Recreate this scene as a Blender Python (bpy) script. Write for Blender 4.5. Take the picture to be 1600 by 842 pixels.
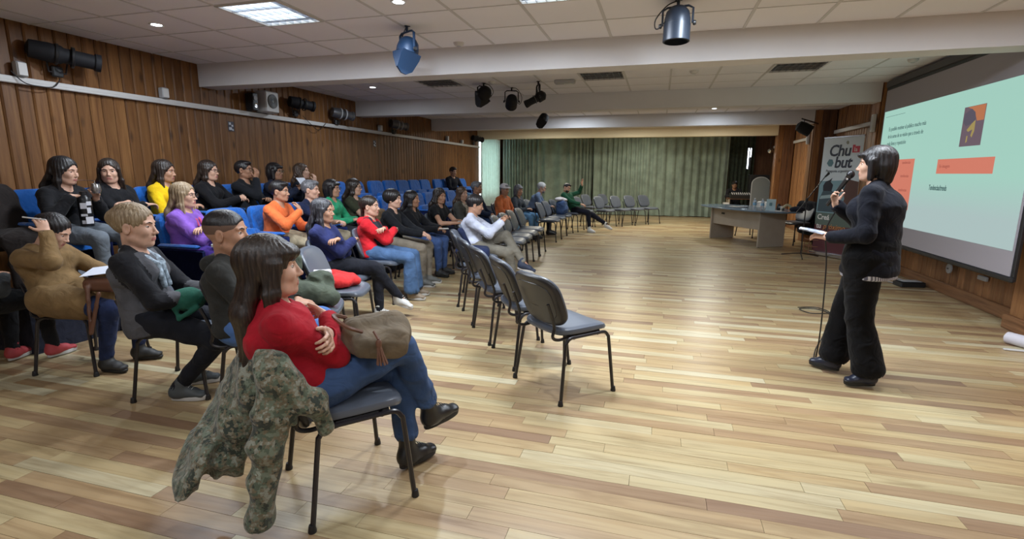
import bpy, math, random
import numpy as np
from mathutils import Vector, Matrix, Quaternion
for o in list(bpy.data.objects): bpy.data.objects.remove(o)
SC = bpy.context.scene
COL = SC.collection
PI = math.pi
R = math.radians

# ------------------------------------------------------------------ camera, world, light, exposure
def make_camera():
    f, pit, yaw, roll = 796.7, .18745, -.27775, .0054
    cy, sy, cp, sp = math.cos(yaw), math.sin(yaw), math.cos(pit), math.sin(pit)
    F = Vector((sy*cp, cy*cp, -sp)); Rt = Vector((cy, -sy, 0)); U = Rt.cross(F)
    r = Rt*math.cos(roll)+U*math.sin(roll); u = -Rt*math.sin(roll)+U*math.cos(roll)
    cd = bpy.data.cameras.new('camera'); cd.sensor_width = 36; cd.sensor_fit = 'HORIZONTAL'
    cd.lens = 36*f/1600; cd.clip_start = .05; cd.clip_end = 100
    co = bpy.data.objects.new('camera', cd); COL.objects.link(co)
    m = Matrix((r, u, -F)).transposed().to_4x4(); m.translation = (0, 0, 1.46)
    co.matrix_world = m
    SC.camera = co
make_camera()
w = bpy.data.worlds.new('world'); SC.world = w; w.use_nodes = True
w.node_tree.nodes['Background'].inputs[0].default_value = (.55, .65, .8, 1)
w.node_tree.nodes['Background'].inputs[1].default_value = .5
SC.view_settings.view_transform = 'Standard'; SC.view_settings.look = 'None'
SC.view_settings.gamma = 1; SC.view_settings.use_curve_mapping = False
SC.view_settings.exposure = -0.14
try:
    SC.cycles.max_bounces = 7; SC.cycles.diffuse_bounces = 4; SC.cycles.glossy_bounces = 3
    SC.cycles.sample_clamp_indirect = 6
except Exception: pass

CEIL = 2.8; XL, XR = -5.75, 3.5; YB, YE = -3.4, 18.9
def area(name, loc, size, power, color, rot=(0, 0, 0), spread=None):
    d = bpy.data.lights.new(name, 'AREA'); d.shape = 'RECTANGLE'; d.size, d.size_y = size
    d.energy = power; d.color = color
    if spread: d.spread = spread
    o = bpy.data.objects.new(name, d); COL.objects.link(o); o.location = loc; o.rotation_euler = rot
    return o
COOL = (.86, .92, 1.0); WARM = (1.0, .86, .66)
# fluorescent panels that are on (in the ceiling grid): two in view, the rest above and behind the camera
LIT = [(-3.295, 3.965), (-.855, 3.965), (1.585, 3.965), (-3.295, .3), (-.855, .3), (1.585, .3), (-.855, -2.2), (1.585, -2.2)]
for x, y in LIT:
    area('panel_light', (x, y, CEIL-.075), (.54, .54), {(-3.295, 3.965): 48, (-.855, 3.965): 72, (1.585, 3.965): 48}.get((x, y), 24), COOL)
# small ceiling spots that are on
SPOTS = [(-4.59, 3.98, 24), (-2.09, 3.98, 48), (-4.52, 7.64, 24), (1.0, 11.76, 18), (.41, 3.98, 46), (2.91, 3.98, 26), (-1.9, 11.7, 30), (-3.9, 13.6, 12)]
for x, y, p in SPOTS:
    area('spot_light', (x, y, CEIL-.03), (.1, .1), p, (.8, .9, 1))
# stage lamps near the curtain
for x, y, p in [(-3.2, 14.6, 55), (-.8, 14.6, 60), (1.4, 14.6, 60), (-.6, 17.2, 22)]:
    area('stage_wash', (x, y, CEIL-.06), (.5, .5), p, (1, .95, .8))
# daylight from the window beside the curtain
area('daylight', (-6.6, 16.9, 1.9), (1.3, 1.6), 60, (.85, .95, 1), (0, -PI/2, 0))

# ------------------------------------------------------------------ object helpers
def link(o, parent=None):
    COL.objects.link(o)
    if parent is not None: o.parent = parent
    return o
def empty(name, loc=(0, 0, 0), rz=0, label=None, cat=None, group=None):
    o = bpy.data.objects.new(name, None); o.empty_display_size = .1; link(o)
    o.location = loc; o.rotation_euler = (0, 0, rz); tag(o, label, cat, group); return o
def tag(o, label=None, cat=None, group=None, kind=None):
    if label: o['label'] = label
    if cat: o['category'] = cat
    if group: o['group'] = group
    if kind: o['kind'] = kind
    return o
def copy_tree(o, parent=None):
    c = o.copy(); COL.objects.link(c); c.parent = parent
    for ch in list(o.children): copy_tree(ch, c)
    return c

class MB:
    def __init__(s): s.v = []; s.f = []; s.m = []
    def add(s, vs, fs, mi=0):
        b = len(s.v); s.v += [tuple(q) for q in vs]
        for f in fs: s.f.append(tuple(i+b for i in f)); s.m.append(mi)
        return s
    def box(s, c, d, rot=None, mi=0):
        x, y, z = d[0]/2, d[1]/2, d[2]/2
        vs = [Vector(q) for q in ((-x,-y,-z),(x,-y,-z),(x,y,-z),(-x,y,-z),(-x,-y,z),(x,-y,z),(x,y,z),(-x,y,z))]
        if rot is not None: vs = [rot @ q for q in vs]
        c = Vector(c)
        return s.add([q+c for q in vs], [(0,3,2,1),(4,5,6,7),(0,1,5,4),(1,2,6,5),(2,3,7,6),(3,0,4,7)], mi)
    def rbox(s, c, d, r=.01, rot=None, mi=0):
        # box with chamfered edges
        x, y, z = d[0]/2, d[1]/2, d[2]/2; r = min(r, x*.9, y*.9, z*.9)
        rings = []
        for zz, ins in ((-z, r), (-z+r, 0), (z-r, 0), (z, r)):
            a, b = x-ins, y-ins; k = r
            rings.append([(-a+k,-b,zz),(a-k,-b,zz),(a,-b+k,zz),(a,b-k,zz),(a-k,b,zz),(-a+k,b,zz),(-a,b-k,zz),(-a,-b+k,zz)])
        return s.loft([[Vector(q) for q in g] for g in rings], c, rot, mi)
    def loft(s, rings, c=(0,0,0), rot=None, mi=0, caps=True, closed=True):
        n = len(rings[0]); c = Vector(c); vs = []
        for g in rings:
            for q in g:
                q = Vector(q)
                if rot is not None: q = rot @ q
                vs.append(q+c)
        fs = []
        for k in range(len(rings)-1):
            for i in range(n if closed else n-1):
                j = (i+1) % n
                fs.append((k*n+i, k*n+j, (k+1)*n+j, (k+1)*n+i))
        if caps: fs += [tuple(range(n-1, -1, -1)), tuple((len(rings)-1)*n+i for i in range(n))]
        return s.add(vs, fs, mi)
    def tube(s, pts, r, n=8, mi=0, caps=True, flat=1.0):
        pts = [Vector(p) for p in pts]; m = len(pts)
        rr = r if isinstance(r, (list, tuple)) else [r]*m
        rings = []; up = None
        for i in range(m):
            t = (pts[min(i+1, m-1)]-pts[max(i-1, 0)]).normalized()
            if up is None:
                up = Vector((0, 0, 1)) if abs(t.z) < .9 else Vector((1, 0, 0))
            a = t.cross(up)
            if a.length < 1e-4: a = t.orthogonal()
            a.normalize(); b = a.cross(t).normalized(); up = b
            rings.append([pts[i]+a*math.cos(2*PI*k/n)*rr[i]+b*math.sin(2*PI*k/n)*rr[i]*flat for k in range(n)])
        return s.loft(rings, mi=mi, caps=caps)
    def lathe(s, prof, c=(0,0,0), n=16, rot=None, mi=0, caps=True):
        rings = [[Vector((r*math.cos(2*PI*k/n), r*math.sin(2*PI*k/n), z)) for k in range(n)] for r, z in prof]
        return s.loft(rings, c, rot, mi, caps)
    def ell(s, c, r, n=14, m=9, rot=None, mi=0):
        pr = [(math.sin(PI*k/m), -math.cos(PI*k/m)) for k in range(m+1)]
        pr[0] = (.02, -1); pr[-1] = (.02, 1)
        rings = [[Vector((a*math.cos(2*PI*k/n)*r[0], a*math.sin(2*PI*k/n)*r[1], z*r[2])) for k in range(n)] for a, z in pr]
        return s.loft(rings, c, rot, mi)
    def quad(s, a, b, c, d, mi=0): return s.add([a, b, c, d], [(0, 1, 2, 3)], mi)
    def mesh(s, name, mats):
        me = bpy.data.meshes.new(name); me.from_pydata(s.v, [], s.f)
        for m in (mats if isinstance(mats, (list, tuple)) else [mats]): me.materials.append(m)
        if any(s.m): me.polygons.foreach_set('material_index', s.m)
        me.update(); return me
    def build(s, name, mats, parent=None, smooth=True, ang=40):
        me = s.mesh(name, mats)
        o = bpy.data.objects.new(name, me); link(o, parent)
        if smooth: smooth_mesh(me, ang)
        return o
def smooth_mesh(me, ang=40):
    me.polygons.foreach_set('use_smooth', [True]*len(me.polygons))
    try: me.set_sharp_from_angle(angle=R(ang))
    except Exception: pass
def inst(name, me, parent=None, loc=(0,0,0), rot=(0,0,0)):
    o = bpy.data.objects.new(name, me); link(o, parent); o.location = loc; o.rotation_euler = rot; return o
def rz(a): return Matrix.Rotation(a, 3, 'Z')
def ry(a): return Matrix.Rotation(a, 3, 'Y')
def rx(a): return Matrix.Rotation(a, 3, 'X')
def bez(p, n=10):
    # Catmull-Rom through points
    p = [Vector(q) for q in p]; out = []
    for i in range(len(p)-1):
        a, b, c, d = p[max(i-1, 0)], p[i], p[i+1], p[min(i+2, len(p)-1)]
        for k in range(n):
            t = k/n
            out.append(.5*((2*b)+(c-a)*t+(2*a-5*b+4*c-d)*t*t+(3*b-a-3*c+d)*t**3))
    out.append(p[-1]); return out
def slab(mb, w, d, prof, bend=None, n=28, e=4.5, c=(0,0,0), rot=None, mi=0):
    # superellipse slab: prof = [(height, inset)], bend(x,y,z)->Vector
    rings = []
    for z, ins in prof:
        g = []
        for k in range(n):
            t = 2*PI*k/n; ct, st = math.cos(t), math.sin(t)
            a, b = w/2-ins, d/2-ins
            x = a*abs(ct)**(2/e)*(1 if ct >= 0 else -1); y = b*abs(st)**(2/e)*(1 if st >= 0 else -1)
            q = Vector((x, y, z)); g.append(bend(q) if bend else q)
        rings.append(g)
    return mb.loft(rings, c, rot, mi)
def text(name, body, size, mat, parent, loc, rot, ext=.0008, align='LEFT', sx=1, shear=0, spacing=1, offset=0):
    cu = bpy.data.curves.new(name, 'FONT'); cu.body = body; cu.size = size; cu.extrude = ext; cu.align_x = align
    cu.shear = shear; cu.space_character = spacing; cu.offset = offset; cu.materials.append(mat); cu.resolution_u = 3
    tmp = bpy.data.objects.new(name, cu); COL.objects.link(tmp); bpy.context.view_layer.update()
    me = bpy.data.meshes.new_from_object(tmp.evaluated_get(bpy.context.evaluated_depsgraph_get())); bpy.data.objects.remove(tmp)
    if not me.materials: me.materials.append(mat)
    o = bpy.data.objects.new(name, me); link(o, parent); o.location = loc; o.rotation_euler = rot; o.scale = (sx, 1, 1)
    return o

# ------------------------------------------------------------------ materials
MATS = {}
def mat(name, col, rough=.6, metal=0, spec=.5, emit=None, estr=1, sheen=0):
    if name in MATS: return MATS[name]
    m = bpy.data.materials.new(name); m.use_nodes = True; b = m.node_tree.nodes['Principled BSDF']
    b.inputs['Base Color'].default_value = (*col, 1); b.inputs['Roughness'].default_value = rough
    b.inputs['Metallic'].default_value = metal; b.inputs['Specular IOR Level'].default_value = spec
    if sheen: b.inputs['Sheen Weight'].default_value = sheen
    if emit: b.inputs['Emission Color'].default_value = (*emit, 1); b.inputs['Emission Strength'].default_value = estr
    MATS[name] = m; return m
def nd(m, t, **k):
    n = m.node_tree.nodes.new(t)
    for a, v in k.items(): setattr(n, a, v)
    return n
def lk(m, a, b): m.node_tree.links.new(a, b)
def bsdf(m): return m.node_tree.nodes['Principled BSDF']
def coords(m, scale=(1,1,1), obj=True, rot=(0,0,0), seed=False):
    t = nd(m, 'ShaderNodeTexCoord'); mp = nd(m, 'ShaderNodeMapping'); mp.inputs['Scale'].default_value = scale; mp.inputs['Rotation'].default_value = rot
    lk(m, t.outputs['Object' if obj else 'Generated'], mp.inputs[0])
    if seed:
        oi = nd(m, 'ShaderNodeObjectInfo'); mu = nd(m, 'ShaderNodeVectorMath', operation='SCALE'); mu.inputs[0].default_value = (37, 91, 53)
        lk(m, oi.outputs['Random'], mu.inputs['Scale']); ad = nd(m, 'ShaderNodeVectorMath', operation='ADD')
        lk(m, mp.outputs[0], ad.inputs[0]); lk(m, mu.outputs[0], ad.inputs[1]); return ad.outputs[0]
    return mp.outputs[0]
def ramp(m, fac, stops):
    r = nd(m, 'ShaderNodeValToRGB'); cr = r.color_ramp
    while len(cr.elements) < len(stops): cr.elements.new(.5)
    for e, (p, c) in zip(cr.elements, stops): e.position = p; e.color = (*c, 1)
    lk(m, fac, r.inputs[0]); return r.outputs[0]
def noise(m, vec, scale, detail=3, rough=.5, dist=0):
    n = nd(m, 'ShaderNodeTexNoise'); n.inputs['Scale'].default_value = scale; n.inputs['Detail'].default_value = detail
    n.inputs['Roughness'].default_value = rough; n.inputs['Distortion'].default_value = dist; lk(m, vec, n.inputs['Vector']); return n.outputs['Fac']
def bump(m, h, strength=.3, dist=.01):
    b = nd(m, 'ShaderNodeBump'); b.inputs['Strength'].default_value = strength; b.inputs['Distance'].default_value = dist
    lk(m, h, b.inputs['Height']); lk(m, b.outputs[0], bsdf(m).inputs['Normal'])
def mixc(m, fac, a, b, blend='MIX'):
    n = nd(m, 'ShaderNodeMix', data_type='RGBA', blend_type=blend)
    for s, v in ((n.inputs[0], fac), (n.inputs[6], a), (n.inputs[7], b)):
        if isinstance(v, (int, float)): s.default_value = v
        elif isinstance(v, tuple): s.default_value = (*v, 1) if len(v) == 3 else v
        else: lk(m, v, s)
    return n.outputs[2]
def cloth(name, col, rough=.85, var=.25, sc=9, weave=260, sheen=.05):
    if name in MATS: return MATS[name]
    m = mat(name, col, rough, sheen=sheen, spec=.15); v = coords(m, seed=True)
    f = noise(m, v, sc, 4)
    dark = tuple(c*(1-var) for c in col); lite = tuple(min(1, c*(1+var)) for c in col)
    lk(m, ramp(m, f, [(.3, dark), (.7, lite)]), bsdf(m).inputs['Base Color'])
    f2 = noise(m, v, 11, 2, .4, 1.6); b = nd(m, 'ShaderNodeBump'); b.inputs['Strength'].default_value = .55; b.inputs['Distance'].default_value = .02; lk(m, f2, b.inputs['Height'])
    b2 = nd(m, 'ShaderNodeBump'); b2.inputs['Strength'].default_value = .25; b2.inputs['Distance'].default_value = .002; lk(m, noise(m, v, weave, 2), b2.inputs['Height'])
    lk(m, b.outputs[0], b2.inputs['Normal']); lk(m, b2.outputs[0], bsdf(m).inputs['Normal']); return m
def leather(name, col, rough=.4):
    if name in MATS: return MATS[name]
    m = mat(name, col, rough, spec=.5); v = coords(m); bump(m, noise(m, v, 180, 3), .15, .002); return m
def wood(name, base, dark, lite, axis=2, rough=.5, spec=.4, hue=.5, knots=True, vcol=.35):
    m = mat(name, base, rough, spec=spec)
    sc = [26, 26, 26]; sc[axis] = 1.6
    v = coords(m, tuple(sc), seed=True)
    g = noise(m, v, 1.0, 6, .6, .6)
    c = ramp(m, g, [(.28, dark), (.5, base), (.75, lite)])
    oi = nd(m, 'ShaderNodeObjectInfo')
    ca = ramp(m, oi.outputs['Random'], [(0, tuple(1-vcol*k for k in (1, 1.1, 1.2))), (.5, (1, 1, 1)), (1, tuple(1+vcol*.5*k for k in (1, .95, .85)))])
    c = mixc(m, 1.0, c, ca, 'MULTIPLY')
    if knots:
        s2 = [7, 7, 7]; s2[axis] = 2.6
        vo = nd(m, 'ShaderNodeTexVoronoi'); vo.inputs['Scale'].default_value = 1.0; lk(m, coords(m, tuple(s2), seed=True), vo.inputs['Vector'])
        k = ramp(m, vo.outputs['Distance'], [(0.08, (.85, .85, .85)), (.22, (0, 0, 0))])
        c = mixc(m, k, c, tuple(x*.45 for x in dark))
    lk(m, c, bsdf(m).inputs['Base Color']); bump(m, g, .12, .003); return m
# ------------------------------------------------------------------ room shell
M_floor = mat('oak_floor', (.5, .34, .19), .33, spec=.5)
def floor_mat(m, rand):
    v = coords(m, (1.3, 17, 17), seed=False)
    oi = None
    if rand:
        oi = nd(m, 'ShaderNodeObjectInfo').outputs['Random']
    else:
        at = nd(m, 'ShaderNodeAttribute'); at.attribute_name = 'tone'; oi = at.outputs['Fac']
    ad = nd(m, 'ShaderNodeVectorMath', operation='ADD'); mu = nd(m, 'ShaderNodeVectorMath', operation='SCALE'); mu.inputs[0].default_value = (71, 33, 57)
    lk(m, oi, mu.inputs['Scale']); lk(m, v, ad.inputs[0]); lk(m, mu.outputs[0], ad.inputs[1])
    g = noise(m, ad.outputs[0], 1.0, 6, .62, .9)
    fig = noise(m, ad.outputs[0], .32, 3, .5, 2.5)
    base = ramp(m, oi, [(0, (.27, .17, .105)), (.14, (.37, .25, .14)), (.4, (.43, .31, .168)), (.62, (.47, .355, .19)), (.84, (.50, .41, .235)), (1, (.56, .50, .34))])
    gr = ramp(m, g, [(.3, (.74, .70, .66)), (.5, (1, 1, 1)), (.72, (1.08, 1.06, 1.0))])
    c = mixc(m, 1.0, base, gr, 'MULTIPLY')
    fr = ramp(m, fig, [(.42, (1, 1, 1)), (.5, (.84, .79, .74)), (.58, (1, 1, 1))])
    c = mixc(m, .8, c, fr, 'MULTIPLY')
    lk(m, c, bsdf(m).inputs['Base Color'])
    rr = nd(m, 'ShaderNodeMapRange'); rr.inputs[3].default_value = .27; rr.inputs[4].default_value = .42; lk(m, g, rr.inputs[0]); lk(m, rr.outputs[0], bsdf(m).inputs['Roughness'])
    bump(m, g, .05, .002)
floor_mat(M_floor, True)
M_floor_far = mat('oak_floor_far', (.5, .34, .19), .33, spec=.5); floor_mat(M_floor_far, False)
M_dark = mat('dark_gap', (.03, .02, .015), .8)
M_wall = wood('pine_wall', (.19, .082, .025), (.11, .042, .012), (.27, .13, .044), 2, .5, vcol=.22)
M_wall2 = wood('pine_wall_right', (.30, .14, .055), (.17, .07, .026), (.42, .215, .09), 2, .45)
M_wood_dark = wood('dark_wood', (.13, .06, .03), (.07, .03, .015), (.19, .09, .045), 2, .5, knots=False)
M_white = mat('ceiling_white', (.84, .83, .87), .9)
_v = coords(M_white); bump(M_white, noise(M_white, _v, 90, 3), .2, .003)
_c = ramp(M_white, noise(M_white, coords(M_white), .6, 3), [(.3, (.80, .79, .84)), (.7, (.87, .86, .90))]); lk(M_white, _c, bsdf(M_white).inputs['Base Color'])
M_beam = mat('beam_white', (.60, .575, .555), .75)
lk(M_beam, ramp(M_beam, noise(M_beam, coords(M_beam), 1.5, 4), [(.3, (.66, .65, .66)), (.7, (.72, .71, .72))]), bsdf(M_beam).inputs['Base Color'])
M_cream = mat('cream_paint', (.74, .67, .50), .7)
M_grid = mat('grid_metal', (.60, .59, .60), .7)
M_rail = mat('white_duct', (.62, .61, .60), .45)
M_black = mat('black_paint', (.012, .012, .014), .45)
M_steel = mat('black_steel', (.013, .011, .014), .32, spec=.6)
M_grey_plastic = mat('grey_plastic', (.42, .43, .45), .5)
M_chrome = mat('chrome', (.6, .6, .62), .2, 1)

def struct(name, mb, m, smooth=False, parent=None):
    o = mb.build(name, m, parent, smooth)
    if parent is None: o['kind'] = 'structure'
    return o
random.seed(4)
# floor: a slab with real planks on it
fl = struct('floor', MB().box(((XL+XR)/2, (YB+YE)/2+.3, -.07), (XR-XL+1.2, YE-YB+1.2, .1)), M_dark)
PW = .0885
rows = []
y = YB
while y < YE+.3:
    x = XL-.3+random.uniform(-.6, 0); row = []
    while x < XR:
        L = random.choice([.3, .45, .62, .62, .9, .9, 1.2, 1.5])
        row.append((x, min(x+L, XR+.02), y)); x += L
    rows.append(row); y += PW
def plank_box(mb, x0, x1, y0, jag=.0):
    g = .0009; z = random.uniform(-.0006, .0006)
    mb.add([(x0+g, y0+g, -.02), (x1-g, y0+g, -.02), (x1-g, y0+PW-g, -.02), (x0+g, y0+PW-g, -.02),
            (x0+g, y0+g, z), (x1-g, y0+g, z), (x1-g, y0+PW-g, z), (x0+g, y0+PW-g, z)],
           [(4,5,6,7),(0,1,5,4),(1,2,6,5),(2,3,7,6),(3,0,4,7)])
import math as _m
def cam_xy(x, y):
    f, pit, yaw = 796.7, .18745, -.27775
    d = (x, y, -1.46); Fx = (_m.sin(yaw)*_m.cos(pit), _m.cos(yaw)*_m.cos(pit), -_m.sin(pit))
    w_ = sum(a*b for a, b in zip(d, Fx)); rgt = (_m.cos(yaw), -_m.sin(yaw), 0)
    return w_, (sum(a*b for a, b in zip(d, rgt))/w_ if w_ > .1 else 99)
near, far = [], []
for row in rows:
    for (x0, x1, y0) in row:
        xm = (x0+x1)/2; w_, t = cam_xy(xm, y0)
        if w_ > 1.2 and abs(t) < 1.08 and y0 > 1.15 and x1 > XL: near.append((w_, x0, x1, y0))
        else: far.append((x0, x1, y0))
near.sort(); far += [q[1:] for q in near[290:]]; near = near[:290]
for w_, x0, x1, y0 in near:
    mb = MB(); plank_box(mb, x0, x1, y0); me = mb.mesh('plank', M_floor)
    inst('plank', me, fl)
mb = MB(); tones = []
for (x0, x1, y0) in far:
    plank_box(mb, max(x0, XL-.3), x1, y0); tones += [random.random()]*5
o = mb.build('distant_planks', M_floor_far, fl, False); o['kind'] = 'stuff'
a = o.data.attributes.new('tone', 'FLOAT', 'FACE'); a.data.foreach_set('value', tones)

# ceiling slab, grid and tiles
ce = struct('ceiling', MB().box(((XL+XR)/2, (YB+YE)/2, CEIL+.1), (XR-XL+.4, YE-YB+.6, .1)), M_white)
T = .61; GX = [.06+T*k for k in range(-10, 6)]
LOUV = {}   # (ix, bay, iy) spots for louvre panels
bays = [(5.49, 6, 2.0), (9.05, 5, 5.77), (12.5, 5, 9.33), (16.0, 5, 12.78)]
tile_me = {}
def tile(x0, x1, y0, y1):
    k = (round(x1-x0, 3), round(y1-y0, 3))
    if k not in tile_me:
        w, d = x1-x0-.012, y1-y0-.012; mb = MB()
        mb.loft([[(-w/2, -d/2, .02), (w/2, -d/2, .02), (w/2, d/2, .02), (-w/2, d/2, .02)], [(-w/2, -d/2, 0), (w/2, -d/2, 0), (w/2, d/2, 0), (-w/2, d/2, 0)]])
        tile_me[k] = mb.mesh('ceiling_tile', M_white)
    inst('ceiling_tile', tile_me[k], ce, ((x0+x1)/2, (y0+y1)/2, CEIL-.004))
PANELS = [(-3.295, 3.965, 1), (-.855, 3.965, 1), (1.585, 3.965, 1), (-3.295, 7.525, 0), (-.855, 7.525, 0), (1.585, 7.525, 0)]
def is_panel(x, y): return any(abs(x-a) < .2 and abs(y-b) < .2 for a, b, c in PANELS)
grid = MB()
xs = [XL]+[g for g in GX if g > XL+.05 and g < XR-.05]+[XR]
for yend, n, ys in bays:
    yy = [yend-T*k for k in range(n+1)]
    yy = [max(q, ys) for q in yy if q > ys-.5]
    for q in yy[:-1]: grid.box(((XL+XR)/2, q, CEIL-.004), (XR-XL, .014, .008))
    y0 = max(yy[-1], ys)
    for q in xs[1:-1]: grid.box((q, (yend+y0)/2, CEIL-.005), (.026, yend-y0, .008))
    for i in range(len(xs)-1):
        for j in range(len(yy)-1):
            a, b = yy[j+1], yy[j]
            if b-a < .06: continue
            if is_panel((xs[i]+xs[i+1])/2, (a+b)/2): continue
            tile(xs[i], xs[i+1], a, b)
grid.build('grid_bars', M_grid, ce, False)
struct('trim_3', MB().box(((XL+XR)/2, (YB+1.83)/2, CEIL-.01), (XR-XL, 1.83-YB, .02)), M_white)
# beams
n = 0
for y0, m in [(5.49, M_beam), (9.05, M_beam), (12.5, M_beam), (16.0, M_cream)]:
    n += 1
    mb = MB(); x0, x1 = XL, 3.07
    mb.box(((x0+x1)/2, y0+.14, CEIL-.135), (x1-x0, .28, .29))
    o = struct('beam', mb, m); tag(o, kind='structure')
# walls
wl = struct('wall_left', MB().box((XL-.1, (YB+16.1)/2, 1.45), (.14, 16.1-YB, 3.0)), M_dark)
BW = .127; y = -1.0+.04; k = 0
bme = []
for t in range(6):
    mb = MB(); c = .013
    mb.loft([[(0, .002, 0), (.022-c, .002, 0), (.022, .002+c, 0), (.022, BW-.002-c, 0), (.022-c, BW-.002, 0), (0, BW-.002, 0)],
             [(0, .002, CEIL), (.022-c, .002, CEIL), (.022, .002+c, CEIL), (.022, BW-.002-c, CEIL), (.022-c, BW-.002, CEIL), (0, BW-.002, CEIL)]])
    bme.append(mb)
board_me = bme[0].mesh('board', M_wall)
while y < 16.1:
    inst('board', board_me, wl, (XL-.03+random.uniform(-.001, .002), y, 0)); y += BW
ww = struct('wall_west_window', MB().box((XL-.1, 18.4, 1.45), (.14, 1.0, 3.0)).box((XL-.1, 17.0, .3), (.14, 1.9, .8)).box((XL-.1, 17.0, 2.68), (.14, 1.9, .34)), M_wood_dark)
struct('window_1', MB().box((XL-.1, 17.0, 1.65), (.03, 1.8, 1.9)), mat('window_glow', (.8, .85, .9), .4, emit=(.75, .9, 1), estr=3.2))
wr = struct('wall_right', MB().box((XR+.1, (YB+YE)/2, 1.45), (.14, YE-YB, 3.0)), M_dark)
board2 = bme[1].mesh('board', M_wall2)
y = .4
while y < 18.8:
    o = inst('board', board2, wr, (XR+.03, y+BW, 0), (0, 0, PI)); y += BW
# columns faced with boards on the right wall, under the beam ends
struct('column', MB().rbox((3.42, 5.62, CEIL/2), (.18, .62, CEIL), .01).rbox((3.34, 5.62, CEIL/2), (.03, .28, CEIL), .01), M_wall2)
for y0 in (9.05, 12.5, 16.0):
    col = struct('column', MB().box((3.285, y0+.16, CEIL/2), (.40, .30, CEIL)), M_wood_dark)
    mb = MB()
    for i in range(2):
        mb = MB(); mb.rbox((3.075, y0+.09+.145*i, CEIL/2), (.02, .14, CEIL), .006); mb.build('board', M_wall2, col, False)
    for i in range(3):
        mb = MB(); mb.rbox((3.152+.135*i, y0+.004, CEIL/2), (.13, .02, CEIL), .006); mb.build('board', M_wall2 if i == 0 else M_wood_dark, col, False)
struct('wall_back', MB().box(((XL+XR)/2, YE+.1, 1.45), (XR-XL+.6, .14, 3.0)), M_wood_dark)
struct('wall_near', MB().box(((XL+XR)/2, YB-.1, 1.45), (XR-XL+.6, .14, 3.0)), mat('plaster', (.5, .45, .4), .8))
# baseboards and ducts
struct('baseboard_right', MB().rbox((XR-.005, (5.9+9.0)/2, .068), (.035, 3.1, .135), .006).rbox((XR-.005, 10.9, .068), (.035, 3.1, .135), .006).rbox((XR-.005, 14.3, .068), (.035, 3.3, .135), .006)
       .rbox((3.31, 5.62, .07), (.04, .66, .14), .006), wood('base_wood', (.21, .10, .045), (.12, .05, .02), (.30, .15, .07), 1, .45, knots=False))
struct('trim_1', MB().rbox((XL+.025, (YB+16.1)/2, 2.27), (.05, 16.1-YB, .062), .006).box((XL+.052, (YB+16.1)/2, 2.272), (.003, 16.1-YB, .012)), M_rail)
struct('trim_2', MB().rbox((XR-.03, 14.4, 2.32), (.06, 3.0, .07), .006).rbox((XR-.03, 10.9, 2.33), (.06, 3.1, .07), .006).rbox((XR-.03, 17.4, 2.31), (.06, 2.3, .07), .006), M_rail)
# platform steps for the fixed seats
M_plat = cloth('platform_carpet', (.02, .022, .035), .95)
pl = struct('floor_platform', MB().box(((XL-4.75)/2, 9.4, .19), (1.0+.02, 13.4, .38)).box((-4.26, 9.75, .08), (1.0, 12.7, .16)), M_plat)

# curtain: pleated green cloth along the far end, a thick real sheet
def curtain(name, p0, p1, z0, z1, m, amp=.06, wl=.19, seed=1, thick=.006):
    rnd = random.Random(seed); p0 = Vector((*p0, 0)); p1 = Vector((*p1, 0)); L = (p1-p0).length
    d = (p1-p0)/L; nrm = Vector((d.y, -d.x, 0)); n_ = int(L/.022); off = []
    ph = 0
    for i in range(n_+1):
        ph += 2*PI*.022/wl*(1+.45*math.sin(i*.043+seed)+.3*math.sin(i*.017*3.1)); off.append(ph)
    nz = 9; mb = MB(); vs = []
    for side in (0, 1):
        for j in range(nz+1):
            tz = j/nz; z = z0+(z1-z0)*tz
            for i in range(n_+1):
                s = L*i/n_
                k = amp*(1.0-.45*tz)*(math.sin(off[i])+.3*math.sin(off[i]*.5+1+tz))
                q = p0+d*(s+.012*math.sin(off[i]*2+j*.4))+nrm*(k+side*thick)
                vs.append((q.x, q.y, z+.006*math.sin(i*.13)*(1-tz)))
    W = n_+1; H_ = (nz+1)*W; fs = []
    for j in range(nz):
        for i in range(n_):
            a = j*W+i; fs.append((a, a+1, a+W+1, a+W)); fs.append((H_+a, H_+a+W, H_+a+W+1, H_+a+1))
    mb.add(vs, fs); o = mb.build(name, m, None, True, 60); return o
M_curt = cloth('green_curtain', (.27, .335, .275), .8, var=.22, sc=3, sheen=.3)
o = curtain('stage_curtain', (-5.6, 18.45), (-2.35, 18.55), .02, 2.78, M_curt, .075, .17, 1)
tag(o, 'dark sage green pleated stage curtain, left half across the far end of the hall', 'curtain')
o = curtain('stage_curtain', (-2.3, 18.5), (2.15, 18.62), .02, 2.78, M_curt, .06, .22, 5)
tag(o, 'sage green pleated stage curtain, right half, behind the desk with smoother folds', 'curtain')
M_wcurt = cloth('white_curtain', (.72, .78, .74), .8, var=.12)
_t = nd(M_wcurt, 'ShaderNodeBsdfTranslucent'); _t.inputs[0].default_value = (.75, .85, .78, 1); _mx = nd(M_wcurt, 'ShaderNodeMixShader'); _mx.inputs[0].default_value = .45
lk(M_wcurt, bsdf(M_wcurt).outputs[0], _mx.inputs[1]); lk(M_wcurt, _t.outputs[0], _mx.inputs[2]); lk(M_wcurt, _mx.outputs[0], M_wcurt.node_tree.nodes['Material Output'].inputs[0])
o = curtain('window_curtain', (XL+.08, 16.10), (XL+.16, 17.95), .3, 2.60, M_wcurt, .04, .16, 3)
tag(o, 'narrow whitish curtain hanging over the side window at the end of the left wall', 'curtain')
o = MB().rbox((XL+.13, 17.05, 2.655), (.1, 1.8, .1), .01).build('curtain_pelmet', mat('red_pelmet', (.5, .16, .12), .6)); tag(o, 'red curtain pelmet above the whitish side curtain', 'pelmet')
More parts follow.
